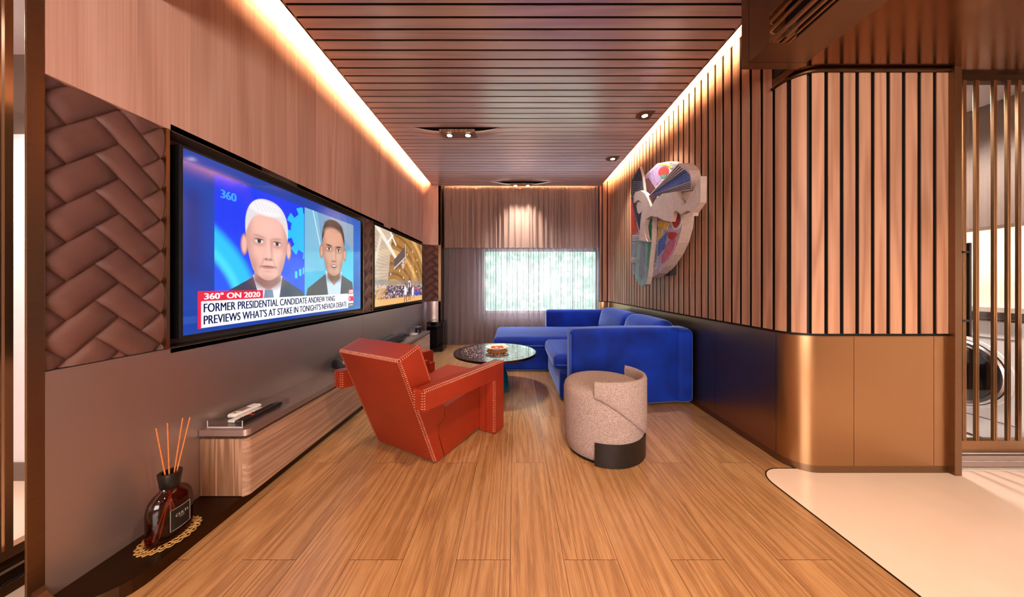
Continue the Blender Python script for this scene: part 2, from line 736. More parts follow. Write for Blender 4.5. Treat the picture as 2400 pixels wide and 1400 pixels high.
mb.add([(-1.75, -2.2, -.003), (1.9, -2.2, -.003), (1.9, 6.0, -.003), (-1.75, 6.0, -.003)], [(0, 1, 2, 3)], 1)
floor = struct(mb.build('floor', ['floor', 'groove'], fix=False))
# the rounded corner of the stone field lies on top, flush (2 mm proud), with a thin bronze strip
mb = MB()
pts = [(1.43, -2.2)] + [(1.43, 1.62)] + arc(1.57, 1.62, .14, 180, 90, 14)[1:] + [(1.9, 1.76), (4.3, 1.80), (4.3, -2.2)]
mb.prism(pts, lambda p, q, t: (p, q, t), -.02, .0025)
struct(mb.build('floor.001', 'stone'))
mb = MB()
edge = [(1.43, -2.2, .001), (1.43, 1.62, .001)] + [(a, b, .001) for a, b in arc(1.57, 1.62, .14, 180, 90, 14)] + [(1.72, 1.76, .001)]
mb.tube(edge, .0035, 6)
struct(mb.build('trim_1', 'bronze_dark', smooth=60))
mb = MB()
mb.box(-5, -1.62, -2.2, 2.1, -.02, 0.0)
struct(mb.build('floor.002', 'stone'))
mb = MB()
mb.box(2.5, 4.3, 1.74, 3.2, -.02, .004)
struct(mb.build('floor.003', 'white_enamel'))

# ------------------------------------------------------------------ setting: left wall
lpath = Path([(XL, .977), (XL, 5.0)] + arc(XL + .2, 5.0, .2, 180, 90, 10)[1:] + [(-1.296, 5.2)], -1)
sArc = 5.0 - .977
mb = MB()
s = 0.0
ws = []
while s < lpath.L:
    w = random.choice([.10, .14, .16, .2, .24])
    ws.append((s, min(lpath.L, s + w)))
    s += w
for a, b in ws:
    strip(mb, lpath, a, b, 1.803, 3.1, 0, -.05, 0, random.random())
wl = struct(mb.build('wall_left', 'veneer', smooth=30))
mb = MB()
for a, b in ((0, 2.06), (2.064, lpath.L)):
    strip(mb, lpath, a, b, 0.0, .81, 0, -.05, 0)
struct(mb.build('wall_left.001', 'bronze_left', smooth=30))
mb = MB()     # recess behind the screens, dividers and shelf lines
mb.box(-1.70, -1.66, 1.31, 5.3, .80, 1.82, 1)
mb.box(-1.66, XL, 1.335, 5.0, .79, .812, 1)
mb.box(-1.66, XL, 1.335, 5.0, 1.80, 1.83, 1)
for y in (1.317, 3.032, 3.235, 4.985):
    mb.box(-1.66, XL + .002, y, y + .014, .81, 1.803, 2)
mb.box(-1.70, -1.608, 1.31, 5.3, -.02, .80, 0)
mb.box(-1.70, -1.608, 1.31, 5.3, 1.83, 3.1, 0)
mb.box(-1.604, -1.585, .98, 1.31, .80, 1.82, 0)
struct(mb.build('wall_left.002', ['dark', 'bronze_recess', 'bronze_light']))
# jamb at the near end with its fillet into the ledge
mb = MB()
mb.box(-1.563, XL + .001, .939, .978, 0, 3.1)
fil = [(XL, .06), (XL, .13)] + [(XL + .055 - .055 * math.cos(math.radians(a)), .115 - .055 * math.sin(math.radians(a))) for a in range(0, 91, 10)] + [(XL + .16, .06)]
mb.prism(fil, lambda p, q, t: (p, t, q), .95, .977)
mb.box(-1.34, -1.292, 5.2, 5.46, 0, 3.1)
struct(mb.build('trim_2', 'bronze', bevel=.002))
# low bronze ledge along the wall
mb = MB()
pl = [(XL, .95), (XL + .02, .95)] + [(XL + .02 + .188 * math.sin(math.radians(a)), 1.10 - .15 * math.cos(math.radians(a))) for a in range(10, 91, 10)] + [(-1.35, 5.0), (XL, 5.0)]
mb.prism(pl, lambda p, q, t: (p, q, t), 0, .05)
struct(mb.build('baseboard_left', 'bronze_dark', bevel=.002))


# upholstered herringbone panels
def herring(name, label, rects, u2p, lo, hi, z0, z1, base):
    """2:1 herringbone cushions at 45 degrees, clipped to lo..hi (along the wall) by z0..z1"""
    w = .0976
    bm = bmesh.new()
    c45 = math.sqrt(.5)

    def pillow(px, py, lx, ly):
        n = 7
        vs = {}
        for i in range(n):
            for j in range(n):
                u, v = -1 + 2 * i / (n - 1), -1 + 2 * j / (n - 1)
                u = math.sin(u * PI / 2)
                v = math.sin(v * PI / 2)
                ed = min((1 - abs(u)) * lx / 2, (1 - abs(v)) * ly / 2)
                hgt = .015 * (1 - math.exp(-ed / .008)) + .005 * (1 - u * u) * (1 - v * v)
                qx, qy = px + (u + 1) / 2 * lx, py + (v + 1) / 2 * ly
                # rotate 45 deg so that the (1,1) direction is vertical
                a = (qx - qy) * c45
                b = (qx + qy) * c45
                vs[i, j] = bm.verts.new((a, b, hgt))
        for i in range(n - 1):
            for j in range(n - 1):
                bm.faces.new((vs[i, j], vs[i + 1, j], vs[i + 1, j + 1], vs[i, j + 1]))
    a0, b0 = base
    N = 26
    for X in range(-N, N):
        for Y in range(-N, N):
            m = (X - Y) % 4
            if m == 0:
                px, py, lx, ly = X * w, Y * w, 2 * w, w
            elif m == 3:
                px, py, lx, ly = X * w, Y * w, w, 2 * w
            else:
                continue
            ca = (px + lx / 2 - py - ly / 2) * c45
            cb = (px + lx / 2 + py + ly / 2) * c45
            if lo - a0 - .2 < ca < hi - a0 + .2 and z0 - b0 - .2 < cb < z1 - b0 + .2:
                pillow(px, py, lx, ly)
    for co, no in (((lo - a0, 0, 0), (-1, 0, 0)), ((hi - a0, 0, 0), (1, 0, 0)), ((0, z0 - b0, 0), (0, -1, 0)), ((0, z1 - b0, 0), (0, 1, 0))):
        bmesh.ops.bisect_plane(bm, geom=list(bm.verts) + list(bm.edges) + list(bm.faces), plane_co=co, plane_no=no, clear_outer=True)
    for v in bm.verts:
        a, b, h = v.co
        v.co = u2p(a + a0, b + b0, h)
    bmesh.ops.recalc_face_normals(bm, faces=bm.faces)
    me = bpy.data.meshes.new(name)
    bm.to_mesh(me)
    bm.free()
    me.materials.append(M['brown_leather'])
    me.polygons.foreach_set('use_smooth', [True] * len(me.polygons))
    o = bpy.data.objects.new(name, me)
    COL.objects.link(o)
    return tag(o, label, 'wall panel', 'herringbone leather panels on the left wall')


flat = lambda a, b, h: (XL - .022 + h, a, b)
herring('leather_panel', 'widest brown leather herringbone wall panel, at left edge beside the large screen', None, flat, .98, 1.316, .813, 1.800, (1.039, 1.526))
herring('leather_panel', 'narrow upright strip of brown leather herringbone between the two screens', None, flat, 3.048, 3.234, .813, 1.800, (3.141, 1.60))


def curved(a, b, h):
    p = lpath.at(a - .977, -.022 + h)
    return (p.x, p.y, b)


herring('leather_panel', 'far brown leather herringbone panel curving into the corner beside the curtain', None, curved, 5.0, .977 + lpath.L - .001, .813, 1.800, (5.15, 1.6))

# ------------------------------------------------------------------ setting: right wall (slats over bronze wainscot)
rpath = Path([(2.545, 1.717), (1.78, 1.717)] + arc(1.78, 1.847, .13, 270, 180, 10)[1:] + [(XR, 5.05)] + arc(XR - .12, 5.05, .12, 0, 90, 8)[1:] + [(1.50, 5.17)], 1)
sC0 = 2.545 - 1.78
sC1 = sC0 + .13 * PI / 2
mb = MB()
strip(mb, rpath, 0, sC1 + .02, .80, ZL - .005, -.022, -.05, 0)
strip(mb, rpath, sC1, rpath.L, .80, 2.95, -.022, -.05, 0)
pitch = .0905
s = .012
while s < rpath.L - .02:
    e = min(s + .067, rpath.L)
    top = 2.345 if s < sC1 + .02 else 2.905
    strip(mb, rpath, s, e, .815, top, 0, -.004, 1, random.random())
    strip(mb, rpath, s + .0006, e - .0006, .815, top, -.004, -.03, 0)  # slat sides coloured near-black: the shade in the gaps is painted
    s += pitch
strip(mb, rpath, sC1, rpath.L, 2.905, 3.1, .004, -.05, 2, .4)
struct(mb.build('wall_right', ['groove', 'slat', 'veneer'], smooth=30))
mb = MB()
cuts = [0, .10, .565, sC1 + .006, sC1 + .56, sC1 + 2.3, rpath.L]
for a, b in zip(cuts, cuts[1:]):
    strip(mb, rpath, a + .0012, b - .0012, .045, .797, .002, -.05, 0)
strip(mb, rpath, 0, rpath.L, .0, .045, -.012 if False else .0, -.05, 1)
strip(mb, rpath, 0, rpath.L, .797, .803, .006, -.05, 1)
struct(mb.build('wall_right.001', ['bronze_wain', 'bronze'], smooth=30))
mb = MB()     # dark rail at the slats' top, round the corner
pp = [rpath.at(q, .006) for q in np.linspace(0, sC1 + .03, 30)]
mb.tube([(p.x, p.y, ZL - .012) for p in pp], .012, 8)
struct(mb.build('trim_3', 'bronze_dark', smooth=60))
mb = MB()
mb.box(2.532, 2.572, 1.69, 1.80, 0, ZL)
struct(mb.build('trim_4', 'bronze', bevel=.002))
# body behind the slat wall
mb = MB()
mb.box(XR + .06, 2.53, 1.90, 5.4, 0, 3.1)
mb.box(1.66, 2.53, 1.722, 1.90, ZL + .06, 3.1)
struct(mb.build('wall_right.002', 'dark'))

# ------------------------------------------------------------------ setting: slatted ceiling
CX0, CX1 = -1.44, 1.53
TW = [(-.63, 3.235, 3.505), (.13, 4.955, 5.2)]          # twin light scoops: centre x, near y, far y


def drop(x, y):
    d = 0
    for xc, y0, y1 in TW:
        if y0 - .001 < y < y1 + .001:
            u = abs(x - xc)
            if u < .6:
                t = 1 if u < .2 else 1 - (u - .2) / .4
                t = t * t * (3 - 2 * t)
                d = max(d, .062 * t * (y1 - y) / (y1 - y0))
    return d


mb = MB()
y = 1.305
while y < 5.2:
    y0, y1 = y, min(y + .072, 5.2)
    r = random.random()
    sc = [t for t in TW if t[1] - .001 <= y0 and y1 <= t[2] + .001]
    if sc:
        xs = list(np.linspace(CX0, CX1, 90))
        nv, nf = [], []
        for xx in xs:
            da, db = drop(xx, y0), drop(xx, y1)
            nv += [(xx, y0, ZC - da), (xx, y1, ZC - db), (xx, y1, ZC - db + .018), (xx, y0, ZC - da + .018)]
        m = len(xs)
        for i in range(m - 1):
            for k in range(4):
                nf.append((i * 4 + k, i * 4 + (k + 1) % 4, (i + 1) * 4 + (k + 1) % 4, (i + 1) * 4 + k))
        nf += [(0, 1, 2, 3), tuple((m - 1) * 4 + k for k in range(4))]
        mb.add(nv, nf, 0, r)
    else:
        mb.box(CX0, CX1, y0, y1, ZC, ZC + .005, 0, r)
        mb.box(CX0, CX1, y0 + .0006, y1 - .0006, ZC + .005, ZC + .022, 1)  # dark sides put the shade between ceiling slats into the colour
    y += .09
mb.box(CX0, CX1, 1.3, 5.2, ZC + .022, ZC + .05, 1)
mb.box(CX0 - .0, CX0 + .012, 1.3, 5.2, ZC, ZC + .06, 2)
mb.box(CX1 - .012, CX1, 1.3, 5.2, ZC, ZC + .06, 2)
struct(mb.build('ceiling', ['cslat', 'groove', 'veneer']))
mb = MB()
mb.box(-1.75, 1.72, 1.28, 5.75, 3.1, 3.16)
mb.box(-1.75, 1.72, 1.24, 1.30, ZL, 3.16)
struct(mb.build('ceiling.001', 'greybrown'))
# LED tape on top of the ceiling's edges
for nm, lab, b in (('led_strip', 'warm glowing light strip in the ceiling cove along the screen wall', (CX0 + .012, CX0 + .024, 1.32, 5.1, ZC + .066, ZC + .092)),
                   ('led_strip', 'warm glowing light strip in the ceiling cove above the slatted right wall', (CX1 - .024, CX1 - .012, 1.32, 5.05, ZC + .066, ZC + .092)),
                   ('led_strip', 'warm glowing light strip above the curtain top', (CX0 + .2, CX1 - .1, 5.180, 5.184, ZC + .056, ZC + .060))):
    o = boxobj(nm, b, 'led')
    tag(o, lab, 'light strip', 'cove light strips')

# lobby ceiling: polished bronze, from the slat wall's corner outwards
mb = MB()
rp = [rpath.at(q, .0) for q in np.linspace(sC1 + .03, 0, 24)]
poly = [(1.656, -2.2), (1.656, rp[0].y)] + [(p.x, p.y + .02) for p in rp] + [(2.545, 1.80), (4.3, 1.80), (4.3, -2.2)]
mb.prism(poly, lambda p, q, t: (p, q, t), ZL, ZL + .05)
struct(mb.build('ceiling.002', 'bronze_ceil', fix=True))
mb = MB()
mb.box(-2.0, 1.32, -2.2, 1.26, ZL, ZL + .05)
struct(mb.build('ceiling.003', 'greybrown'))

# air-conditioning bulkhead with a slot on its lower edge
mb = MB()
BX0, BX1, BY = 1.326, 1.654, 1.717
full = [(BX0, ZL - .003), (BX1, ZL - .003), (BX1, 3.1), (BX0, 3.1)]
notch = [(BX0 + .11, ZL - .003), (BX1, ZL - .003), (BX1, 3.1), (BX0, 3.1), (BX0, ZL + .14), (BX0 + .11, ZL + .14)]
f3 = lambda p, q, t: (p, t, q)
mb.prism(full, f3, 1.665, BY)
mb.prism(full, f3, 1.53, 1.662)
mb.prism(notch, f3, -2.2, 1.53)
struct(mb.build('ceiling.004', 'bronze', bevel=.003))
ac = thing('air_vent', 'bronze linear air conditioning vent slot on the lower edge of the ceiling bulkhead', 'air vent', (BX0, 1.5, ZL))
mb = MB()
mb.box(BX0 + .05, BX0 + .108, -2.0, 1.528, ZL + .03, ZL + .138)
mb.build('vent_duct', 'black', ac, world=True)
for dx, dz, w, h in ((.0, .0, .016, .012), (.0, .055, .008, .014), (.0, .10, .008, .014), (.045, .0, .016, .010), (.082, .0, .012, .010)):
    mb = MB()
    mb.box(BX0 + dx, BX0 + dx + w, -2.0, 1.53, ZL + dz - .003, ZL + dz + h)
    mb.build('louver', 'bronze_light', ac, world=True, bevel=.002)
mb = MB()
q = [(.0, .0), (.11, .0)] + [(.11, .03)] + [(.11 - .0, .14), (.0, .14)]
mb.prism([(BX0 + a, 1.53 - b) for a, b in ((0, 0), (.11, 0), (.108, .03), (.09, .06), (.05, .035), (.02, .012))], lambda p, q, t: (p, q, t), ZL - .003, ZL + .14)
mb.build('end_cap', 'bronze_light', ac, world=True, smooth=50)

# ------------------------------------------------------------------ setting: back wall, window, curtains
mb = MB()
WX0, WX1, WZ0, WZ1 = -.60, 1.58, .57, 1.77
mb.box(-1.75, WX0, 5.50, 5.62, 0, 3.1)
mb.box(WX1, 2.0, 5.50, 5.62, 0, 3.1)
mb.box(WX0, WX1, 5.50, 5.62, 0, WZ0)
mb.box(WX0, WX1, 5.50, 5.62, WZ1, 3.1)
mb.box(-1.75, -1.70, 5.2, 5.62, 0, 3.1)
mb.box(1.71, 1.77, 5.1, 5.62, 0, 3.1)
struct(mb.build('wall_back', plain('mauve_wall', '#9a8b90', .6)))
mb = MB()
mb.box(-1.72, 1.72, 5.17, 5.62, -.02, -.004)
mb.build('floor.004', 'groove')['kind'] = 'structure'
mb = MB()
for (a, b, c, d) in ((WX0, WX1, WZ0, WZ0 + .05), (WX0, WX1, WZ1 - .05, WZ1), (WX0, WX0 + .05, WZ0 + .05, WZ1 - .05), (WX1 - .05, WX1, WZ0 + .05, WZ1 - .05)):
    mb.box(a, b, 5.53, 5.58, c, d)
win = struct(mb.build('window_1', 'silver', bevel=.003))
mb = MB()
mb.box(WX0 + .05, WX1 - .05, 5.553, 5.557, WZ0 + .05, WZ1 - .05)
mb.build('glass_pane', 'glass', win)


def curtain(name, y0, z0, z1, amp, wl, x0, x1, mat, seed, flare=.0, ox=.010):
    r = random.Random(seed)
    n = int((x1 - x0) / .007)
    phase = 0
    ph, am = [], []
    f = 1 / wl
    fa, aa = f, amp
    for i in range(n + 1):
        if i % 16 == 0:
            ft = f * r.uniform(.6, 1.5)
            at_ = amp * r.uniform(.45, 1.25)
        fa += (ft - fa) * .12
        aa += (at_ - aa) * .12
        phase += 2 * PI * fa * (x1 - x0) / n
        ph.append(phase)
        am.append(aa)
    rows = 14
    v, fc = [], []
    for j in range(rows + 1):
        t = j / rows
        z = z1 + (z0 - z1) * t
        for i in range(n + 1):
            a = am[i] * (.35 + .65 * min(1, t * 3 + flare))
            xx = x0 + (x1 - x0) * i / n + ox * math.sin(ph[i] * 2 + .6) + .010 * math.sin(ph[i] * .5 + t * 1.5) * t
            hem = .006 * math.sin(ph[i]) if j == rows else 0
            v.append((xx, y0 + a * math.sin(ph[i] + .4 * math.sin(2.2 * t + ph[i] * .13)) + .3 * a * math.sin(ph[i] * 2.1), z + hem))
    for j in range(rows):
        for i in range(n):
            a = j * (n + 1) + i
            fc.append((a, a + 1, a + n + 2, a + n + 1))
    mb = MB()
    mb.add(v, fc)
    return mb.build(name, mat, smooth=180, fix=False)


c1 = curtain('sheer_curtain', 5.40, .012, 2.86, .032, .115, -1.285, 1.60, 'sheer', 3, ox=.017)
tag(c1, 'floor length sheer mauve curtain across the window, letting the green hillside show', 'curtain', 'window curtains')
c2 = curtain('curtain_valance', 5.31, 1.77, 2.87, .032, .10, -1.285, 1.545, 'valance', 11)
tag(c2, 'short brown gathered curtain tier hanging over the upper part of the window', 'curtain', 'window curtains')

# hillside outside
mb = MB()
nx, ny = 90, 60
v, fc = [], []
for j in range(ny + 1):
    for i in range(nx + 1):
        xx = -14 + 30 * i / nx
        t = j / ny
        yy = 10 + 16 * t
        zz = -4 + 22 * t + .5 * math.sin(xx * 2.1 + j) * math.sin(j * .9 + xx) + rng.normal() * .28
        v.append((xx, yy, zz))
for j in range(ny):
    for i in range(nx):
        a = j * (nx + 1) + i
        fc.append((a, a + 1, a + nx + 2, a + nx + 1))
mb.add(v, fc)
t = NT('foliage')
o_ = t.obj()
nn = t.noise(o_, 2.6, 6, .75)
t.principled(t.ramp(nn, ((.3, srgb('#131d10')), (.5, srgb('#2f4028')), (.7, srgb('#6c7d60')))), .8)
hill = mb.build('wooded_hillside', t.m, smooth=180)
tag(hill, 'bright green leafy hillside seen through the sheer curtain', 'trees', kind='stuff')

# ------------------------------------------------------------------ setting: lobby shell, side room, laundry
mb = MB()
for b in ((-5, -.8, -.02, 3.1), (1.8, 4.36, -.02, 3.1), (-.8, 1.8, -.02, .6), (-.8, 1.8, 2.1, 3.1)):
    mb.box(b[0], b[1], -2.3, -2.2, b[2], b[3])
struct(mb.build('wall_rear', 'cream'))
mb = MB()
mb.box(4.3, 4.36, -2.3, 1.8, -.02, 2.6)
struct(mb.build('wall_lobby', 'cream'))
mb = MB()
mb.box(-.8, 1.8, -2.26, -2.25, .6, 2.1)
struct(mb.build('added_fill_window', glass('warm_fill_pane', (.86, .72, .62, 1), .05)))  # unseen window added behind the camera as a warm fill light
# side room beyond the glass at the left
mb = MB()
mb.box(-5, -1.71, 1.66, 1.76, .10, 1.95)
mb.box(-5, -1.71, 1.66, 1.76, 1.95, 2.5, 1)
mb.box(-5, -1.71, 1.65, 1.76, 0, .10, 1)
mb.box(-5.06, -5, -2.2, 1.76, 0, 2.5)
struct(mb.build('wall_side', ['lilac', 'cabinet_brown']))
mb = MB()
mb.box(-5.06, -1.62, -2.2, 2.1, 2.40, 2.46)
struct(mb.build('ceiling.005', 'lilac'))
# glass door in the left opening, parallel to the wall
mb = MB()
GX = -1.79
mb.box(GX - .04, GX, -.2, 1.31, .13, .165, 0)
mb.box(GX - .04, GX - .005, -.2, 1.31, .0, .13, 1)
mb.box(GX - .005, GX + .008, -.2, 1.31, .090, .100, 2)
mb.box(GX - .005, GX + .008, -.2, 1.31, .045, .053, 2)
mb.box(GX - .04, GX, -.2, 1.31, 2.30, 2.40, 1)
mb.box(GX - .04, GX, 1.29, 1.31, .165, 2.30, 0)
door2 = struct(mb.build('door_2', ['bronze_light', 'bronze_dark', 'chrome'], bevel=.001))
for yy in (1.040, 1.0155, .94, .86):
    boxobj('glazing_bar', (GX - .006, GX + .006, yy - .009, yy + .009, .165, 2.30), 'bronze_light', door2)
mb = MB()
mb.box(GX - .025, GX - .019, -.2, 1.29, .165, 2.3)
mb.build('glass_pane', 'glass', door2)

# fluted glass door to the laundry
mb = MB()
DY = 1.765
mb.box(2.572, 4.3, DY, DY + .04, 2.325, 2.365, 0)
mb.box(2.572, 4.3, DY, DY + .04, .13, .165, 1)
mb.box(2.572, 4.3, DY + .005, DY + .04, .0, .13, 1)
mb.box(2.572, 4.3, DY - .012, DY + .005, .090, .100, 2)
mb.box(2.572, 4.3, DY - .012, DY + .005, .045, .053, 2)
mb.box(2.572, 4.3, DY - .010, DY + .005, .053, .080, 3)
mb.box(2.572, 4.3, DY - .010, DY + .005, .015, .045, 3)
door1 = struct(mb.build('door_1', ['bronze_dark', 'bronze_light', 'chrome', 'greybrown'], bevel=.001))
for xx in (2.694, 2.770, 2.877, 2.959, 3.023, 3.10, 3.17, 3.28, 3.36, 3.45, 3.55, 3.66, 3.76):
    mb = MB()
    mb.prism([(xx - .010, DY - .006), (xx - .002, DY - .006), (xx - .002, DY - .003), (xx + .002, DY - .003), (xx + .002, DY - .006), (xx + .010, DY - .006), (xx + .010, DY + .007), (xx - .010, DY + .007)], lambda p, q, t: (p, q, t), .165, 2.325)
    mb.build('glazing_bar', 'bronze_light', door1, bevel=.001)
mb = MB()
mb.box(2.572, 4.3, DY + .008, DY + .014, .165, 2.325)
mb.build('glass_pane', 'glass', door1)
mb = MB()
mb.box(2.644, 2.658, DY - .056, DY - .042, .80, 1.345)
for zz in (.885, 1.285):
    mb.box(2.60, 2.655, DY - .055, DY - .043, zz, zz + .012)
    mb.box(2.60, 2.612, DY - .055, DY + .0, zz, zz + .012)
h = mb.build('door_handle', 'black', door1, bevel=.002)
h['label'] = 'long black pull handle'

mb = MB()
mb.box(2.50, 4.36, 2.85, 2.95, 0, 2.6)
mb.box(3.92, 4.0, 1.80, 2.85, 0, 2.6)
mb.box(2.46, 2.53, 1.80, 2.95, 0, 2.6)
struct(mb.build('wall_laundry', 'cream'))
mb = MB()
mb.box(2.46, 4.36, 1.80, 2.95, 2.42, 2.48)
struct(mb.build('ceiling.006', 'lilac'))
uc = thing('wall_cabinet', 'grey brown wall cabinet above the washing machines behind the fluted glass door', 'cabinet', (3.6, 2.3, 1.55))
boxobj('body', (3.48, 3.92, 1.81, 2.84, 1.555, 2.42), 'cabinet_brown', uc)
for y0 in (1.812, 2.33):
    boxobj('door', (3.462, 3.48, y0, y0 + .508, 1.525, 2.415), 'cabinet_brown', uc, .002)
o = boxobj('led_strip', (3.486, 3.500, 1.85, 2.8, 1.545, 1.5545), emit('led_cream', (1, .85, .68, 1), 160))
tag(o, 'cream light strip under the wall cabinet, lighting the laundry splashback', 'light strip', 'cove light strips')
o = boxobj('worktop', (3.27, 3.915, 1.805, 2.845, .865, .915), 'silver', None, .003)
tag(o, 'pale worktop over the washing machines behind the fluted glass door', 'worktop')


def washer(label, yc):
    t = thing('washing_machine', label, 'washing machine', (3.62, yc, 0.005), 0, 'front loaders in the laundry')
    X0 = 3.31
    boxobj('body', (X0, 3.90, yc - .297, yc + .297, .02, .85), 'white_enamel', t, .008)
    mb = MB()
    boxobj('panel_seam', (X0 - .004, X0 + .002, yc - .29, yc + .29, .16, .163), 'charcoal', t)
    boxobj('panel_seam', (X0 - .004, X0 + .002, yc - .29, yc + .29, .73, .733), 'charcoal', t)
    mb = MB()
    mb.box(X0 - .006, X0, yc - .02, yc + .14, .755, .825)
    mb.build('control_display', 'black_gloss', t, world=True)

    def disc(name, prof, mat):
        mb = MB()
        n = 48
        v, f = [], []
        for r, d in prof:
            for k in range(n):
                a = 2 * PI * k / n
                v.append((X0 - d, yc + r * math.cos(a), .46 + r * math.sin(a)))
        for i in range(len(prof) - 1):
            for k in range(n):
                f.append((i * n + k, i * n + (k + 1) % n, (i + 1) * n + (k + 1) % n, (i + 1) * n + k))
        f.append(tuple((len(prof) - 1) * n + k for k in range(n)))
        mb.add(v, f)
        return mb.build(name, mat, t, world=True, smooth=40)
    disc('door_ring', [(.245, 0), (.245, .02), (.235, .03), (.21, .03)], 'silver')
    d = disc('door_glass', [(.215, .028), (.21, .04), (.17, .055), (.09, .062), (.001, .063)], 'black_gloss')
    disc('door_trim', [(.27, -.001), (.268, .008), (.25, .012), (.246, .0)], 'white_enamel')
    for dy in (-.22, .22):
        for fx in (3.4, 3.84):
            mb = MB()
            mb.lathe([(.02, 0.004), (.02, .02)], 12, (fx, yc + dy, .0))
            mb.build('foot', 'black', t, world=True)
    return t


washer('white front loading washing machine with dark round door, farther along the laundry wall', 2.18 + .03)
washer('white front loading machine at the right picture edge, nearer along the laundry wall', 1.61 + .50 - .0 if False else 1.60)

# ------------------------------------------------------------------ screens
def sstep(a, b, x):
    t = np.clip((x - a) / (b - a + 1e-12), 0, 1)
    return t * t * (3 - 2 * t)


class Paint:
    def __init__(self, w, h, asp):
        self.w, self.h = w, h
        self.y, self.x = np.mgrid[0:h, 0:w].astype(float)
        self.x = (self.x + .5) / w * asp
        self.y = (self.y + .5) / h
        self.im = np.zeros((h, w, 3))
        self.e = 1.2 / h

    def c(self, hexc):
        return np.array(srgb(hexc)[:3]) if isinstance(hexc, str) else np.array(hexc)

    def put(self, mask, color):
        c = self.c(color) if not (isinstance(color, np.ndarray) and color.ndim == 3) else color
        m = np.clip(mask, 0, 1)[..., None]
        self.im = self.im * (1 - m) + c * m

    def ell(self, cx, cy, rx, ry, soft=None, p=2, rot=0):
        s = self.e if soft is None else soft
        dx, dy = self.x - cx, self.y - cy
        if rot:
            ca, sa = math.cos(rot), math.sin(rot)
            dx, dy = dx * ca + dy * sa, -dx * sa + dy * ca
        d = (np.abs(dx / rx) ** p + np.abs(dy / ry) ** p) ** (1 / p)
        k = min(rx, ry)
        return 1 - sstep(1 - s / k, 1 + s / k, d)

    def rect(self, x0, x1, y0, y1, soft=None):
        s = self.e * .5 if soft is None else soft
        return sstep(x0 - s, x0 + s, self.x) * (1 - sstep(x1 - s, x1 + s, self.x)) * sstep(y0 - s, y0 + s, self.y) * (1 - sstep(y1 - s, y1 + s, self.y))

    def poly(self, pts):
        inside = np.zeros_like(self.x, bool)
        n = len(pts)
        for i in range(n):
            (xa, ya), (xb, yb) = pts[i], pts[(i + 1) % n]
            if ya == yb:
                continue
            c = ((ya > self.y) != (yb > self.y)) & (self.x < (xb - xa) * (self.y - ya) / (yb - ya) + xa)
            inside ^= c
        return inside.astype(float)

    def seg(self, x0, y0, x1, y1, w, soft=None):
        s = self.e if soft is None else soft
        dx, dy = x1 - x0, y1 - y0
        t = np.clip(((self.x - x0) * dx + (self.y - y0) * dy) / (dx * dx + dy * dy), 0, 1)
        d = np.hypot(self.x - x0 - t * dx, self.y - y0 - t * dy)
        return 1 - sstep(w - s, w + s, d)

    def nz(self, sx, sy, seed=0):
        r = np.random.default_rng(seed)
        gx, gy = max(2, int(sx)), max(2, int(sy))
        g = r.random((gy + 1, gx + 1))
        fx = (self.x / self.x.max()) * (gx - .001)
        fy = self.y * (gy - .001)
        ix, iy = fx.astype(int), fy.astype(int)
        ix = np.clip(ix, 0, gx - 1)
        iy = np.clip(iy, 0, gy - 1)
        tx, ty = fx - ix, fy - iy
        return (g[iy, ix] * (1 - tx) + g[iy, ix + 1] * tx) * (1 - ty) + (g[iy + 1, ix] * (1 - tx) + g[iy + 1, ix + 1] * tx) * ty


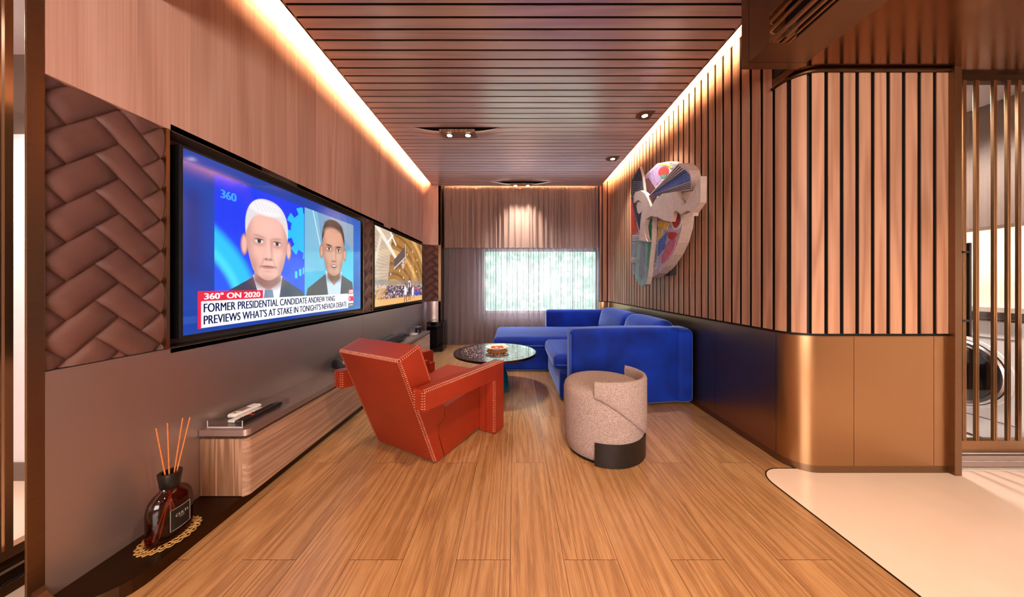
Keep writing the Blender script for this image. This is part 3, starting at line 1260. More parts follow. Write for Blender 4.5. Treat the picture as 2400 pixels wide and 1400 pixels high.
def face(P, cx, top, chin, half, skin, shade, hair, brow, hairtop, young=False, mouth_open=False):
    h = chin - top
    ey = top + .52 * h
    # ears
    for s in (-1, 1):
        P.put(P.ell(cx + s * half * 1.06, ey + .07 * h, half * .15, .12 * h), shade)
        P.put(P.ell(cx + s * half * 1.06, ey + .07 * h, half * .10, .095 * h, .004), skin)
    # skull hair
    P.put(P.ell(cx, top + .36 * h, half * 1.02, .36 * h, p=2.3), hair)
    # face: brow-wide, tapering to the chin
    yy = (P.y - top) / h
    wdt = half * np.where(yy < .5, 1.0, 1.0 - .46 * np.clip((yy - .48) / .52, 0, 1) ** 1.6)
    m = (1 - sstep(.965, 1.0, np.abs(P.x - cx) / wdt)) * sstep(hairtop - .02, hairtop + .02, yy - .26 * ((P.x - cx) / half) ** 4) * (1 - sstep(.985, 1.0, yy + .26 * ((P.x - cx) / half) ** 2))
    P.put(m, skin)
    # side shading
    sd = sstep(.55, 1.0, np.abs(P.x - cx) / wdt) * m
    P.put(sd * .55, shade)
    P.put(P.ell(cx, chin - .01 * h, half * .5, .05 * h, .03) * m * .45, shade)
    for s in (-1, 1):
        P.put(P.ell(cx + s * half * .5, ey + .16 * h, half * .22, .06 * h, .03) * m * .25, np.minimum(1, P.c(skin) * 1.2))
        P.put(P.ell(cx + s * half * .62, ey + .30 * h, half * .16, .10 * h, .03) * m * .35, shade)
    # forehead glow
    P.put(P.ell(cx - .1 * half, top + .34 * h, half * .5, .10 * h, .05) * m * .35, np.minimum(1, P.c(skin) * 1.25))
    # eye sockets, brows, eyes
    for s in (-1, 1):
        ex = cx + s * half * .43
        P.put(P.ell(ex, ey, half * .27, .055 * h, .025) * .6, shade)
        P.put(P.ell(ex, ey - .055 * h, half * .27, .014 * h, .004, rot=-s * .10), brow)
        P.put(P.ell(ex, ey + .006 * h, half * .18, .022 * h, .002), '#d9cfc9')
        P.put(P.ell(ex, ey + .004 * h, half * .085, .026 * h, .002), '#3a3436')
        P.put(P.ell(ex, ey - .016 * h, half * .20, .008 * h, .002), '#5e3f38')
        P.put(P.ell(ex, ey + .05 * h, half * .2, .008 * h, .006) * .35, shade)
        # nasolabial fold
        P.put(P.seg(cx + s * half * .22, ey + .22 * h, cx + s * half * .40, ey + .33 * h, .006, .008) * .4, shade)
    # nose
    P.put(P.seg(cx + half * .13, ey - .02 * h, cx + half * .17, ey + .19 * h, .008, .012) * .5, shade)
    P.put(P.seg(cx, ey, cx, ey + .17 * h, .010, .014) * .5, np.minimum(1, P.c(skin) * 1.2))
    P.put(P.ell(cx, ey + .215 * h, half * .21, .018 * h, .008) * .7, shade)
    for s in (-1, 1):
        P.put(P.ell(cx + s * half * .11, ey + .215 * h, half * .05, .010 * h, .004) * .8, '#5a302a')
    # mouth
    my = ey + .305 * h
    if mouth_open:
        P.put(P.ell(cx, my, half * .27, .040 * h, .004), '#a0605a')
        P.put(P.ell(cx, my, half * .21, .022 * h, .003), '#4a2422')
        P.put(P.ell(cx, my - .008 * h, half * .17, .010 * h, .003), '#e9e2de')
    else:
        P.put(P.ell(cx, my + .006 * h, half * .34, .024 * h, .006), '#bb8078')
        P.put(P.ell(cx, my, half * .36, .007 * h, .003), '#7c443e')
    P.put(P.ell(cx, my + .06 * h, half * .2, .010 * h, .008) * .4, shade)


A = 1.778
P = Paint(640, 360, A)
# outer studio blue
gx = P.x / A
P.im[:] = P.c('#1a3f9c')
P.put(sstep(.5, 1, gx) * .8, '#2c6cc0')
P.put((1 - sstep(0, .3, P.y)) * .35, '#0f2f86')
P.put(P.rect(0, .1, .2, .7, .06) * .6, '#28245a')
P.put(P.rect(0, A, .62, 1.0, .1) * .35, '#0d2a78')
# left picture
x0, x1, yt, yb = .092 * A, .5 * A, .078, .84
lm = P.rect(x0, x1, yt, yb)
P.put(lm, '#1436dc')
P.put(lm * sstep(.3, .8, P.y) * .6, '#2a62f0')
arcd = np.hypot(P.x - (x0 - .42), P.y - .98)
P.put(lm * (1 - sstep(.03, .10, np.abs(arcd - .66))) * .9, '#28b8f4')
P.put(lm * (1 - sstep(.0, .05, np.abs(arcd - .60))) * .6, '#4fe0ff')
th = np.arctan2(P.y - .30, P.x - (x1 + .02))
rr = np.hypot(P.x - (x1 + .02), P.y - .30)
P.put(lm * (rr < .19 + .025 * np.sign(np.sin(th * 9))).astype(float) * .9, '#22b4ee')
for bx, by in ((.80, .62), (.845, .60), (.885, .585)):
    P.put(lm * P.rect(bx - .013, bx + .013, by, by + .055, .004), '#35c4f4')
# man on the left
cx = .302 * A
suit, shirt = '#3c3f52', '#dcd8e4'
P.put(lm * P.poly([(cx - .40, .90), (cx - .36, .80), (cx - .13, .68), (cx + .13, .68), (cx + .33, .78), (cx + .40, .90)]), suit)
P.put(P.poly([(cx - .125, .66), (cx + .125, .66), (cx + .09, .86), (cx - .06, .86)]), shirt)
P.put(P.poly([(cx - .115, .56), (cx + .115, .56), (cx + .11, .70), (cx + .0, .775), (cx - .11, .70)]), '#c0968c')
P.put(P.ell(cx, .70, .13, .06, .03) * .8, '#7d514c')
P.put(P.poly([(cx - .03, .765), (cx + .035, .765), (cx + .055, .86), (cx - .045, .86)]), '#6d7f98')
face(P, cx, .125, .70, .175, '#dca99c', '#a8716a', '#cfc9cb', '#b79386', .20)
sk_ = P.ell(cx, .125 + .36 * .575, .175 * 1.02, .36 * .575, p=2.3)
P.put(P.ell(cx - .02, .19, .14, .05, .012) * .9 * sk_, '#e2dcde')
for k in range(8):
    P.put(sk_ * P.seg(cx - .12 + k * .03, .15 + .003 * k, cx - .08 + k * .032, .215 - .003 * k, .002, .004) * .5, '#a9a2a6')
# right picture
x2, x3 = .503 * A, .917 * A
rm = P.rect(x2, x3, yt, yb)
P.put(rm, '#5d8fb4')
P.put(rm * sstep(.2, .7, P.y) * .8, '#3fb2d4')
P.put(rm * P.poly([(x2, yt), (x2 + .16, yt), (x2 + .26, .6), (x2, .62)]) * .6, '#78b4cc')
P.put(rm * P.seg(x2 + .10, yt, x2 + .22, .45, .004), '#c6e6ee')
P.put(rm * P.poly([(x2 + .32, yt), (x3, yt), (x3, .40), (x3 - .10, .30)]) * .7, '#8b98a6')
P.put(rm * P.ell(x3 - .05, .62, .17, .26, .02) * .5, '#48c6da')
cx2 = .725 * A
P.put(rm * P.poly([(cx2 - .40, .90), (cx2 - .36, .76), (cx2 - .13, .63), (cx2 + .13, .63), (cx2 + .32, .70), (cx2 + .36, .90)]), '#4a4448')
P.put(rm * P.poly([(cx2 - .13, .60), (cx2 + .13, .60), (cx2 + .10, .86), (cx2 - .08, .86)]), '#b9cbe0')
P.put(P.poly([(cx2 - .115, .54), (cx2 + .115, .54), (cx2 + .10, .66), (cx2 + .0, .735), (cx2 - .09, .66)]), '#a5735a')
P.put(P.ell(cx2, .655, .12, .05, .03) * .8, '#5c3828')
face(P, cx2, .10, .645, .172, '#c4917a', '#8d5c48', '#2a1c18', '#3a2520', .17, mouth_open=True)
P.put(P.ell(cx2, .165, .14, .06, .012) * .95, '#2a1c18')
P.put(P.ell(cx2 - .01, .235, .125, .055, .02) * .9, '#c4917a')
# band lines (room light streaks) are left to real reflections; graphics of the lower third
P.put(P.rect(0.0, .04 * A, .90, .94) * .2, '#4a6fc0')
P.put(P.rect(.042 * A, .277 * A, .765, .822), '#d3213c')
P.put(P.rect(.042 * A, .052 * A, .765, .975), '#d3213c')
P.put(P.rect(.052 * A, .862 * A, .822, .972), '#f1f0f2')
P.put(P.rect(.866 * A, .916 * A, .775, .826), '#d3283c')
P.put(P.rect(.866 * A, .916 * A, .826, .925), '#f1ecee')
P.put(P.rect(.866 * A, .916 * A, .925, .968), '#2c3040')
img1 = P.im.copy()

P = Paint(288, 162, A)
P.im[:] = P.c('#8a5f30')
n1 = P.nz(40, 24, 1)
n2 = P.nz(120, 70, 2)
P.put(n2 * .5, '#b98a4a')
rr = np.hypot((P.x - .55) * .8, P.y - 1.15)
P.put((np.sin(rr * 46) > .55).astype(float) * .5, '#4a3018')
P.put((np.sin(rr * 15 + 1) > .8).astype(float) * .6, '#d9ae6a')
P.put(P.poly([(0, 0), (.5, 0), (.35, .75), (0, .8)]) * .6, '#cdbfae')
for k in range(14):
    P.put(P.seg(0, .05 + .05 * k, .55, .25 + .028 * k, .003) * .6, '#6d5a48')
P.put(P.seg(.02, -.02, .72, .40, .035), '#d6cdbf')
P.put(P.seg(.16, .12, -.02, .5, .03), '#c9bda8')
P.put(P.seg(.45, .02, .62, .16, .015), '#e6e0d8')
P.put(P.seg(.36, .16, .52, .04, .015), '#e6e0d8')
P.put(P.poly([(.55, .38), (.98, .12), (.98, .33), (.60, .52)]), '#5b4a44')
P.put(P.seg(.56, .50, .98, .30, .010), '#bfb8b8')
P.put(P.seg(.97, .10, .97, .32, .008), '#d0c8c4')
P.put(P.rect(0, A, .66, .74, .01) * .7, '#7d7470')
P.put(P.rect(.3, A, .74, .93, .01), '#3f3a4a')
crowd = P.rect(0, A, .72, .92, .01)
P.put(crowd * (P.nz(90, 60, 5) > .62), '#b08a78')
P.put(crowd * (P.nz(90, 60, 6) > .74), '#c8c4cc')
P.put(crowd * (P.nz(90, 60, 7) > .80), '#8a2c30')
P.put(P.rect(1.25, A, .60, .72, .02) * (P.nz(90, 90, 9) > .5) * .8, '#8c7a60')
P.put(P.rect(1.3, 1.66, .80, .90, .01), '#3746a0')
P.put(P.rect(1.35, 1.6, .78, .85, .01) * (P.nz(60, 40, 10) > .5), '#b4503c')
P.put(P.rect(0, A, .915, 1.0, .01), '#d3a264')
for x_, y_ in ((1.28, .18), (1.5, .30), (1.05, .25), (1.47, .50), (.75, .52), (1.2, .42), (.9, .62), (.45, .58)):
    P.put(P.ell(x_, y_, .012, .014, .006), '#fff4dc')
P.put(P.ell(.88, .42, .05, .07, .02) * (P.nz(140, 90, 12) > .4), '#c8b8b0')
P.put(P.ell(1.04, .42, .025, .038, .004), '#b8482c')
# leaping players
P.put(P.seg(1.06, .50, 1.13, .66, .012), '#9a6a4c')
P.put(P.ell(1.14, .65, .022, .03, .004), '#5b3a2a')
P.put(P.ell(1.145, .72, .055, .065, .006), '#e0dce4')
P.put(P.ell(1.145, .72, .03, .045, .004), '#3c3f7a')
P.put(P.ell(1.15, .83, .05, .08, .006), '#38304a')
P.put(P.seg(1.13, .88, 1.12, .97, .016), '#8a5a40')
P.put(P.seg(1.17, .88, 1.19, .96, .016), '#8a5a40')
P.put(P.ell(.98, .82, .05, .09, .006), '#e6e0e0')
P.put(P.ell(.98, .715, .022, .03, .004), '#6b4632')
P.put(P.seg(.99, .76, 1.10, .70, .012), '#7d5238')
P.put(P.seg(.96, .89, .94, .985, .016), '#7d5238')
P.put(P.seg(1.0, .89, 1.03, .985, .016), '#7d5238')
P.put(P.ell(1.30, .84, .04, .08, .006), '#e4d8d0')
P.put(P.ell(1.28, .75, .02, .026, .004), '#6b4632')
P.put(P.seg(1.29, .91, 1.27, .985, .014), '#a5745a')
P.put(P.seg(1.33, .91, 1.38, .975, .014), '#a5745a')
img2 = P.im.copy()


def screen_mat(name, strength):
    t = NT(name)
    at = t.n('ShaderNodeAttribute', attribute_name='picture')
    p = t.principled((.01, .01, .012, 1), .07, 0, Specular_IOR_Level=.6)
    t.l(at.outputs['Color'], p.inputs['Emission Color'])
    p.inputs['Emission Strength'].default_value = strength
    return t.m


def screen_mesh(name, img, y0, y1, z0, z1, x, mat, parent):
    h, w, _ = img.shape
    me = bpy.data.meshes.new(name)
    off = ORG[parent.name]
    ys = np.linspace(y0, y1, w) - off.y
    zs = np.linspace(z1, z0, h) - off.z
    co = np.zeros((h, w, 3))
    co[..., 0] = x - off.x
    co[..., 1] = ys[None, :]
    co[..., 2] = zs[:, None]
    nfc = (h - 1) * (w - 1)
    me.vertices.add(h * w)
    me.vertices.foreach_set('co', co.ravel())
    idx = np.arange(h * w).reshape(h, w)
    q = np.stack([idx[1:, :-1], idx[1:, 1:], idx[:-1, 1:], idx[:-1, :-1]], -1).reshape(-1)
    me.loops.add(nfc * 4)
    me.loops.foreach_set('vertex_index', q.astype(np.int32))
    me.polygons.add(nfc)
    me.polygons.foreach_set('loop_start', np.arange(0, nfc * 4, 4, dtype=np.int32))
    me.update(calc_edges=True)
    ca = me.color_attributes.new('picture', 'FLOAT_COLOR', 'POINT')
    rgba = np.ones((h * w, 4))
    rgba[:, :3] = img.reshape(-1, 3)
    ca.data.foreach_set('color', rgba.ravel())
    me.materials.append(mat)
    o = bpy.data.objects.new(name, me)
    COL.objects.link(o)
    o.parent = parent
    ORG[o.name] = off
    return o


def television(label, y0, y1, z0, z1, img, strength):
    xf = -1.548
    t = thing('television', label, 'television', (-1.60, (y0 + y1) / 2, z0), 0, 'screens set into the left wall')
    mb = MB()
    mb.box(-1.60, xf - .004, y0, y1, z0, z1)
    mb.box(-1.659, -1.60, y0 + .3, y1 - .3, z0 + .2, z1 - .2)
    mb.build('housing', 'black', t, world=True, bevel=.003)
    mb = MB()
    b = .010
    for (a, c, d, e) in ((y0, y1, z0, z0 + b + .004), (y0, y1, z1 - b, z1), (y0, y0 + b, z0 + b, z1 - b), (y1 - b, y1, z0 + b, z1 - b)):
        mb.box(xf - .006, xf + .001, a, c, d, e)
    mb.build('bezel', 'silver' if False else 'charcoal', t, world=True, bevel=.001)
    sc = screen_mesh('screen', img, y0 + b, y1 - b, z0 + b + .004, z1 - b, xf - .001, screen_mat('screen_glow', strength), t)
    return t, xf, y0 + b, y1 - b, z0 + b + .004, z1 - b


tv, xf, a0, a1, b0, b1 = television('large flat television showing a news interview with two men, left of the narrow leather strip', 1.366, 2.978, .848, 1.752, img1, .88)
ink = emit('caption_ink', srgb('#0a1240'), 1.0)
white_ink = emit('caption_white', (1, 1, 1, 1), 1.0)
red_ink = emit('caption_red', srgb('#d3283c'), 1.0)
grey_ink = emit('caption_grey', srgb('#c8c8d2'), 1.0)
ghost = emit('caption_blue', srgb('#3f86f0'), 1.0)


def cap(body, mat, u0, u1, vtop, vbot, bold=.0, spacing=1.0):
    ya, yb_ = a0 + u0 * (a1 - a0), a0 + u1 * (a1 - a0)
    zt, zb = b1 - vtop * (b1 - b0), b1 - vbot * (b1 - b0)
    return text_mesh('caption', body, mat, zt - zb, yb_ - ya, (xf + .0006, ya, zb), (0, 1, 0), (0, 0, 1), tv, bold=bold, spacing=spacing)


cap('360\u00b0 ON 2020', white_ink, .060, .262, .776, .812, .05)
cap('FORMER PRESIDENTIAL CANDIDATE ANDREW YANG', ink, .058, .732, .836, .886, .030)
cap("PREVIEWS WHAT'S AT STAKE IN TONIGHT'S NEVADA DEBATE", ink, .058, .843, .903, .955, .030)
cap('LIVE', white_ink, .872, .911, .785, .818, .04, 1.3)
cap('CNN', red_ink, .8705, .9125, .850, .905, .11, .95)
cap('8:33 PM ET', grey_ink, .870, .913, .935, .960, .03)
cap('360', ghost, .112, .165, .155, .205, .07)
tv2, *_ = television('smaller looking far television showing a basketball game under an arched roof', 3.262, 4.962, .838, 1.776, img2, .95)

# ------------------------------------------------------------------ console along the left wall
cn = thing('media_console', 'long low wall mounted oak console with bronze top under the screens', 'console', (-1.44, 3.0, .05))
CY0, CY1, CXF = 1.457, 4.62, -1.322
mb = MB()
mb.box(XL + .001, CXF - .02, CY0 + .001, CY1, .052, .335)
mb.build('carcass', 'console_end', cn, world=True, bevel=.002)
mb = MB()
mb.box(XL + .001, CXF - .035, CY0 + .02, CY1, .335, .352)
mb.build('recess_strip', 'bronze_dark', cn, world=True)
for i, (y0, y1) in enumerate(((CY0, 2.512), (2.516, 3.566), (3.57, CY1))):
    mb = MB()
    pl = [(CXF - .02, y0), (CXF, y0), (CXF, y1), (CXF - .02, y1)]
    if i == 0:
        pl = [(CXF - .022, y0 - .003)] + [(CXF - .03 + .03 * math.sin(math.radians(a)), y0 + .03 - .033 * math.cos(math.radians(a))) for a in range(15, 91, 15)] + [(CXF, y1), (CXF - .02, y1)]
    mb.prism(pl, lambda p, q, t: (p, q, t), .052, .335, 0, i * .4)
    mb.build('drawer_front', 'console', cn, world=True, smooth=50, bevel=.0015)
mb = MB()
cr = .03
pl = [(XL + .001, CY1)] + [(XL + .001, CY0 - .006)] + [(CXF + .005 - cr + cr * math.sin(math.radians(a)), CY0 - .006 + cr - cr * math.cos(math.radians(a))) for a in range(0, 91, 10)] + [(CXF + .005, CY1)]
mb.prism(pl, lambda p, q, t: (p, q, t), .352, .383)
mb.build('top', 'bronze_left', cn, world=True, bevel=.004)

# tray with three remotes
tr = thing('remote_tray', 'shallow clear acrylic tray at the near end of the console', 'tray', (-1.45, 1.63, .383))
TX0, TX1, TY0, TY1, TZ = -1.540, -1.362, 1.478, 1.785, .3835
mb = MB()
mb.box(TX0, TX1, TY0, TY1, TZ, TZ + .004)
for b in ((TX0, TX1, TY0, TY0 + .004), (TX0, TX1, TY1 - .004, TY1), (TX0, TX0 + .004, TY0 + .004, TY1 - .004), (TX1 - .004, TX1, TY0 + .004, TY1 - .004)):
    mb.box(*b, TZ + .004, TZ + .034)
mb.build('tray_body', 'acrylic', tr, world=True)
mb = MB()
mb.box(TX0 - .0005, TX1 + .0005, TY0 - .0015, TY0 - .0003, TZ, TZ + .004)
for xx in (TX0, TX1 - .003):
    mb.box(xx, xx + .003, TY0 - .0015, TY0 - .0003, TZ + .004, TZ + .034)
mb.build('polished_edge', 'acrylic_edge', tr, world=True)


def remote(label, x, y, rz, lx, ly, hz, mat, style):
    t = thing('remote_control', label, 'remote control', (x, y, TZ + .0042), rz, 'remotes in the acrylic tray')
    mb = MB()
    mb.rbox((0, 0, hz / 2), (lx / 2, ly / 2, hz / 2), min(hz * .45, lx * .2), n=4)
    mb.build('body', mat, t, smooth=60)
    if style == 'ac':
        mb = MB()
        mb.box(-lx * .36, lx * .36, -ly * .22, ly * .10, hz, hz + .0012)
        mb.build('display', 'greybrown', t)
        for i in range(3):
            for j in range(3):
                mb = MB()
                mb.box(-lx * .3 + i * lx * .22, -lx * .3 + i * lx * .22 + lx * .15, ly * (.17 + j * .09), ly * (.17 + j * .09) + ly * .05, hz, hz + .002)
                mb.build('button', 'lilac', t)
        mb = MB()
        mb.lathe([(.005, 0), (.005, .001)], 12, (0, -ly * .36, hz))
        mb.build('button', 'black', t)
    elif style == 'white':
        for i in range(2):
            for j in range(6):
                mb = MB()
                mb.lathe([(.005, 0), (.0045, .0015)], 10, (-lx * .2 + i * lx * .4, -ly * .35 + j * ly * .12, hz))
                mb.build('button', 'lilac', t)
    else:
        for i in range(3):
            for j in range(9):
                mb = MB()
                xx, yy = -lx * .32 + i * lx * .24, -ly * .40 + j * ly * .085
                mb.box(xx, xx + lx * .16, yy, yy + ly * .045, hz, hz + .0016)
                mb.build('button', red_btn if (j == 2) else 'charcoal', t)
    return t


red_btn = plain('red_button', '#b03a2c', .5)
remote('white remote with a small grey display, the one nearest the wall in the tray', -1.503, 1.645, -.08, .052, .155, .022, 'white_plastic', 'ac')
remote('plain white remote in the middle of the clear tray', -1.450, 1.60, -.10, .042, .17, .014, 'white_plastic', 'white')
remote('long black remote with many buttons at the front of the tray', -1.402, 1.625, -.05, .046, .25, .02, 'black', 'black')

# soundbar
sb = thing('soundbar', 'long dark rounded soundbar lying on the console behind the red chair', 'soundbar', (-1.468, 3.15, .383))
mb = MB()
prof = [(.062 * math.copysign(abs(math.cos(a)) ** .8, math.cos(a)), .047 * math.copysign(abs(math.sin(a)) ** .8, math.sin(a))) for a in np.linspace(0, 2 * PI, 28, endpoint=False)]
n = len(prof)
v, f = [], []
for yy, k in ((2.455, .86), (2.462, .96), (2.475, 1), (3.835, 1), (3.848, .96), (3.855, .86)):
    for a, b in prof:
        v.append((-1.468 + a * k, yy, .4335 + b * k))
for i in range(5):
    for k in range(n):
        f.append((i * n + k, i * n + (k + 1) % n, (i + 1) * n + (k + 1) % n, (i + 1) * n + k))
f += [tuple(range(n)), tuple(5 * n + k for k in range(n))]
mb.add(v, f)
mb.build('body', plain('dark_blue_gloss', '#15181f', .22), sb, world=True, smooth=50)
boxobj('foot', (-1.50, -1.44, 2.6, 2.66, .3835, .392), 'black', sb)
boxobj('foot', (-1.50, -1.44, 3.65, 3.71, .3835, .392), 'black', sb)

# little things at the far end
t = thing('glass_canister', 'small clear glass canister at the far end of the console', 'jar', (-1.44, 4.42, .383))
mb = MB()
mb.lathe([(.052, 0.0005), (.052, .085), (.048, .085), (.048, .006), (.0, .006)], 28, (-1.44, 4.42, .3835))
mb.build('body', 'acrylic', t, world=True, smooth=40)
mb = MB()
mb.lathe([(.056, .086), (.056, .095), (.0, .097)], 28, (-1.44, 4.42, .3835))
mb.build('lid', 'silver', t, world=True, smooth=40)
mb = MB()
mb.lathe([(.044, .0075), (.043, .06), (0, .064)], 20, (-1.44, 4.42, .3835))
mb.build('contents', 'charcoal', t, world=True, smooth=40)
t = thing('remote_control', 'small dark remote on the far end of the console near the soundbar', 'remote control', (-1.50, 4.15, .3838), .3)
mb = MB()
mb.rbox((0, 0, .011), (.022, .06, .0105), .008, n=3)
mb.build('body', 'black', t, smooth=60)
mb = MB()
mb.box(-.012, .012, .0, .035, .0215, .023)
mb.build('button', 'charcoal', t)
o = boxobj('card_box', (-1.475, -1.40, 4.20, 4.29, .3835, .400), 'white_plastic', None, .003)
tag(o, 'small flat white box beside the glass canister on the console', 'box')

# subwoofer in the corner
t = thing('subwoofer', 'glossy black upright subwoofer on the floor between console and curtain', 'speaker', (-1.30, 4.95, 0))
boxobj('cabinet', (-1.44, -1.17, 4.83, 5.10, .02, .49), 'black_gloss', t, .006)
boxobj('port_slot', (-1.1705, -1.166, 4.94, 5.0, .12, .40), 'charcoal', t, .002)
boxobj('foot', (-1.42, -1.20, 4.85, 5.08, .0, .02), 'black', t)

# ------------------------------------------------------------------ reed diffuser
DX, DYY = -1.440, 1.232
o_c = MB()
n = 44
for rad in (.030, .05, .068, .083):
    path = [(DX + .92 * rad * (1 + .05 * math.cos(22 * a)) * math.cos(a), DYY + 1.16 * rad * (1 + .05 * math.cos(22 * a)) * math.sin(a), .0535) for a in np.linspace(0, 2 * PI, 132, endpoint=False)]
    o_c.tube(path, .0024, 5, True)
for k in range(n):
    a = 2 * PI * k / n
    o_c.tube([(DX + .92 * r_ * math.cos(a + .12 * i * (1 if k % 2 else -1)), DYY + 1.16 * r_ * math.sin(a + .12 * i * (1 if k % 2 else -1)), .0535) for i, r_ in enumerate((.030, .05, .068, .083))], .002, 5)
dm = o_c.build('woven_doily', 'doily_straw', smooth=60)
tag(dm, 'lacy straw doily on the low ledge under the amber bottle', 'doily')
df = thing('reed_diffuser', 'amber glass reed diffuser bottle with black collar on the ledge by the console', 'diffuser', (DX, DYY, .056))
ZB = .0562
mb = MB()
prof = [(.02, 0), (.90, 0), (.985, .004), (1.0, .012), (1.0, .125), (.97, .145), (.88, .165), (.72, .18), (.5, .192), (.42, .198), (.40, .205)]
mb.lathe([(r * .062, z) for r, z in prof], 40, (DX, DYY, ZB), 0.78, 1.25)
bottle = mb.build('bottle', 'amber', df, world=True, smooth=50)
mb = MB()
mb.lathe([(.024, .196), (.029, .2), (.033, .235), (.036, .252), (.036, .262), (.024, .262), (.022, .235)], 32, (DX, DYY, ZB))
mb.build('collar', 'black', df, world=True, smooth=50)
for k, (dx, dy, ln) in enumerate(((-.012, -.030, .262), (.010, -.016, .255), (-.004, -.004, .268), (.006, .034, .268), (.012, .052, .262))):
    mb = MB()
    a = Vector((DX + dx * .25, DYY + dy * .2, ZB + .2))
    mb.tube([a - Vector((dx, dy * 1.2, .19)), a, a + Vector((dx, dy, ln))], .0026, 8)
    mb.build('reed', 'reed', df, world=True, smooth=60)
mb = MB()
n = 12
v, f = [], []
for i in range(n + 1):
    yy = -.038 + .076 * i / n
    xx = .062 * .78 * math.sqrt(max(0, 1 - (yy / (.062 * 1.25)) ** 2)) + .0006
    v += [(DX + xx, DYY + yy, ZB + .035), (DX + xx, DYY + yy, ZB + .125)]
for i in range(n):
    f.append((2 * i, 2 * i + 2, 2 * i + 3, 2 * i + 1))
mb.add(v, f)
lab = mb.build('paper_label', 'label_black', df, world=True, fix=False)
lab['label'] = 'black paper label with silver lettering'
mb = MB()
ell_ = lambda yy: DX + .062 * .78 * math.sqrt(1 - (yy / (.062 * 1.25)) ** 2) + .0008
mb.tube([(ell_(yy), DYY + yy, ZB + .0375) for yy in np.linspace(-.036, .036, 10)] + [(ell_(yy), DYY + yy, ZB + .1225) for yy in np.linspace(.036, -.036, 10)], .0006, 4, True)
mb.build('label_border', 'label_ink', lab, world=True)
text_mesh('lettering', 'CULTI', 'label_ink', .011, .044, (DX + .0498, DYY - .022, ZB + .088), (0, 1, 0), (0, 0, 1), lab, bold=.02, spacing=1.15)
text_mesh('lettering', 'MILANO', 'label_ink', .004, .018, (DX + .0498, DYY - .009, ZB + .079), (0, 1, 0), (0, 0, 1), lab)

# ------------------------------------------------------------------ armchair
ch = thing('armchair', 'orange red leather armchair with pale blanket stitching and angular arms', 'armchair', (-.7215, 1.9375, 0), math.atan2(-.481, .876))
HW = .271
sidef = lambda p, q, t: (t, p, q)
bpoly = [(0, .004), (-.274, .694), (-.124, .753), (.031, .36), (.080, .335), (.080, .255), (.064, .242), (.028, .232), (.028, .16), (.080, .004)]
mb = MB()
mb.prism(bpoly, sidef, -HW, HW)
back = mb.build('backrest', 'red_leather', ch, bevel=.012, segs=3)
spoly = [(.090, .004), (.036, .160), (.036, .226), (.070, .236), (.090, .254), (.090, .315), (.73, .372), (.745, .350), (.62, .035)]
mb = MB()
mb.prism(spoly, sidef, -HW + .003, HW - .003)
seat = mb.build('seat', 'red_leather', ch, bevel=.012, segs=3)


def stitches(mb, p0, p1, d1, d2, ln=.013, gap=.0125, r=.0011):
    p0, p1, d1, d2 = Vector(p0), Vector(p1), Vector(d1).normalized(), Vector(d2).normalized()
    n1 = (d1 + d2).normalized() * -1
    L_ = (p1 - p0).length
    k = int(L_ / gap)
    for i in range(1, k):
        p = p0.lerp(p1, i / k)
        # outward normals of the two faces
        e = (p1 - p0).normalized()
        na = d1.cross(e)
        if na.dot(d2) > 0:
            na = -na
        nb = d2.cross(e)
        if nb.dot(d1) > 0:
            nb = -nb
        a = p + d1 * ln + na * .0008
        m = p + n1 * -.0025
        b = p + d2 * ln + nb * .0008
        mb.tube([a, p + d1 * .005 + na * .0004, p - n1 * -.0 + (na + nb) * -.0022, p + d2 * .005 + nb * .0004, b], r, 4)


bd = Vector((0, -.274, .690)).normalized()      # up the back
bt = Vector((0, .930, .367))                    # through the back's thickness


def seam(parent, *a):
    mb = MB()
    stitches(mb, *a)
    o = mb.build('stitching', 'thread', parent, smooth=60)
    o['label'] = 'pale blanket stitching'


for sgn in (1, -1):
    ins = Vector((-sgn, 0, 0))
    x = sgn * HW
    seam(back, (x, 0, .004), (x, -.274, .694), ins, bt)
    seam(back, (x, -.274, .694), (x, -.124, .753), ins, -bd)
    seam(back, (x, -.124, .753), (x, .031, .36), ins, -bt)
seam(back, (-HW, -.274, .694), (HW, -.274, .694), bt, -bd)
for sgn in (1, -1):
    mb = MB()
    xi, xo = sgn * (HW + .056), sgn * (HW + .130)
    ap = [(-.224, .428), (-.224, .540), (.600, .520), (.600, .003), (.470, .003), (.470, .402)]
    mb.prism(ap, sidef, min(xi, xo), max(xi, xo))
    arm = mb.build('arm', 'red_leather', ch, bevel=.010, segs=3)
    mb = MB()
    xa, xb = sgn * HW, sgn * (HW + .05)
    mb.prism([(.470, .003), (.560, .003), (.560, .43), (.470, .43)], sidef, min(xa, xb), max(xa, xb))
    mb.prism([(-.02, .42), (.50, .405), (.50, .46), (-.05, .47)], sidef, min(xa, xb), max(sgn * (HW + .057), xa) if sgn > 0 else max(xa, xb))
    if sgn < 0:
        mb.prism([(-.02, .42), (.50, .405), (.50, .46), (-.05, .47)], sidef, sgn * (HW + .057), sgn * (HW + .04))
    mb.build('leg', 'red_leather', ch, bevel=.008)
    inw = Vector((-sgn, 0, 0))
    U, D, Fw = Vector((0, 0, 1)), Vector((0, 0, -1)), Vector((0, 1, 0))
    x = xo
    seam(arm, (x, -.224, .428), (x, -.224, .540), inw, Fw)
    seam(arm, (x, -.224, .540), (x, .600, .520), inw, D)
    seam(arm, (x, .470, .402), (x, .470, .01), inw, Fw)
    seam(arm, (xi, -.224, .428), (xi, -.224, .540), -inw, Fw)

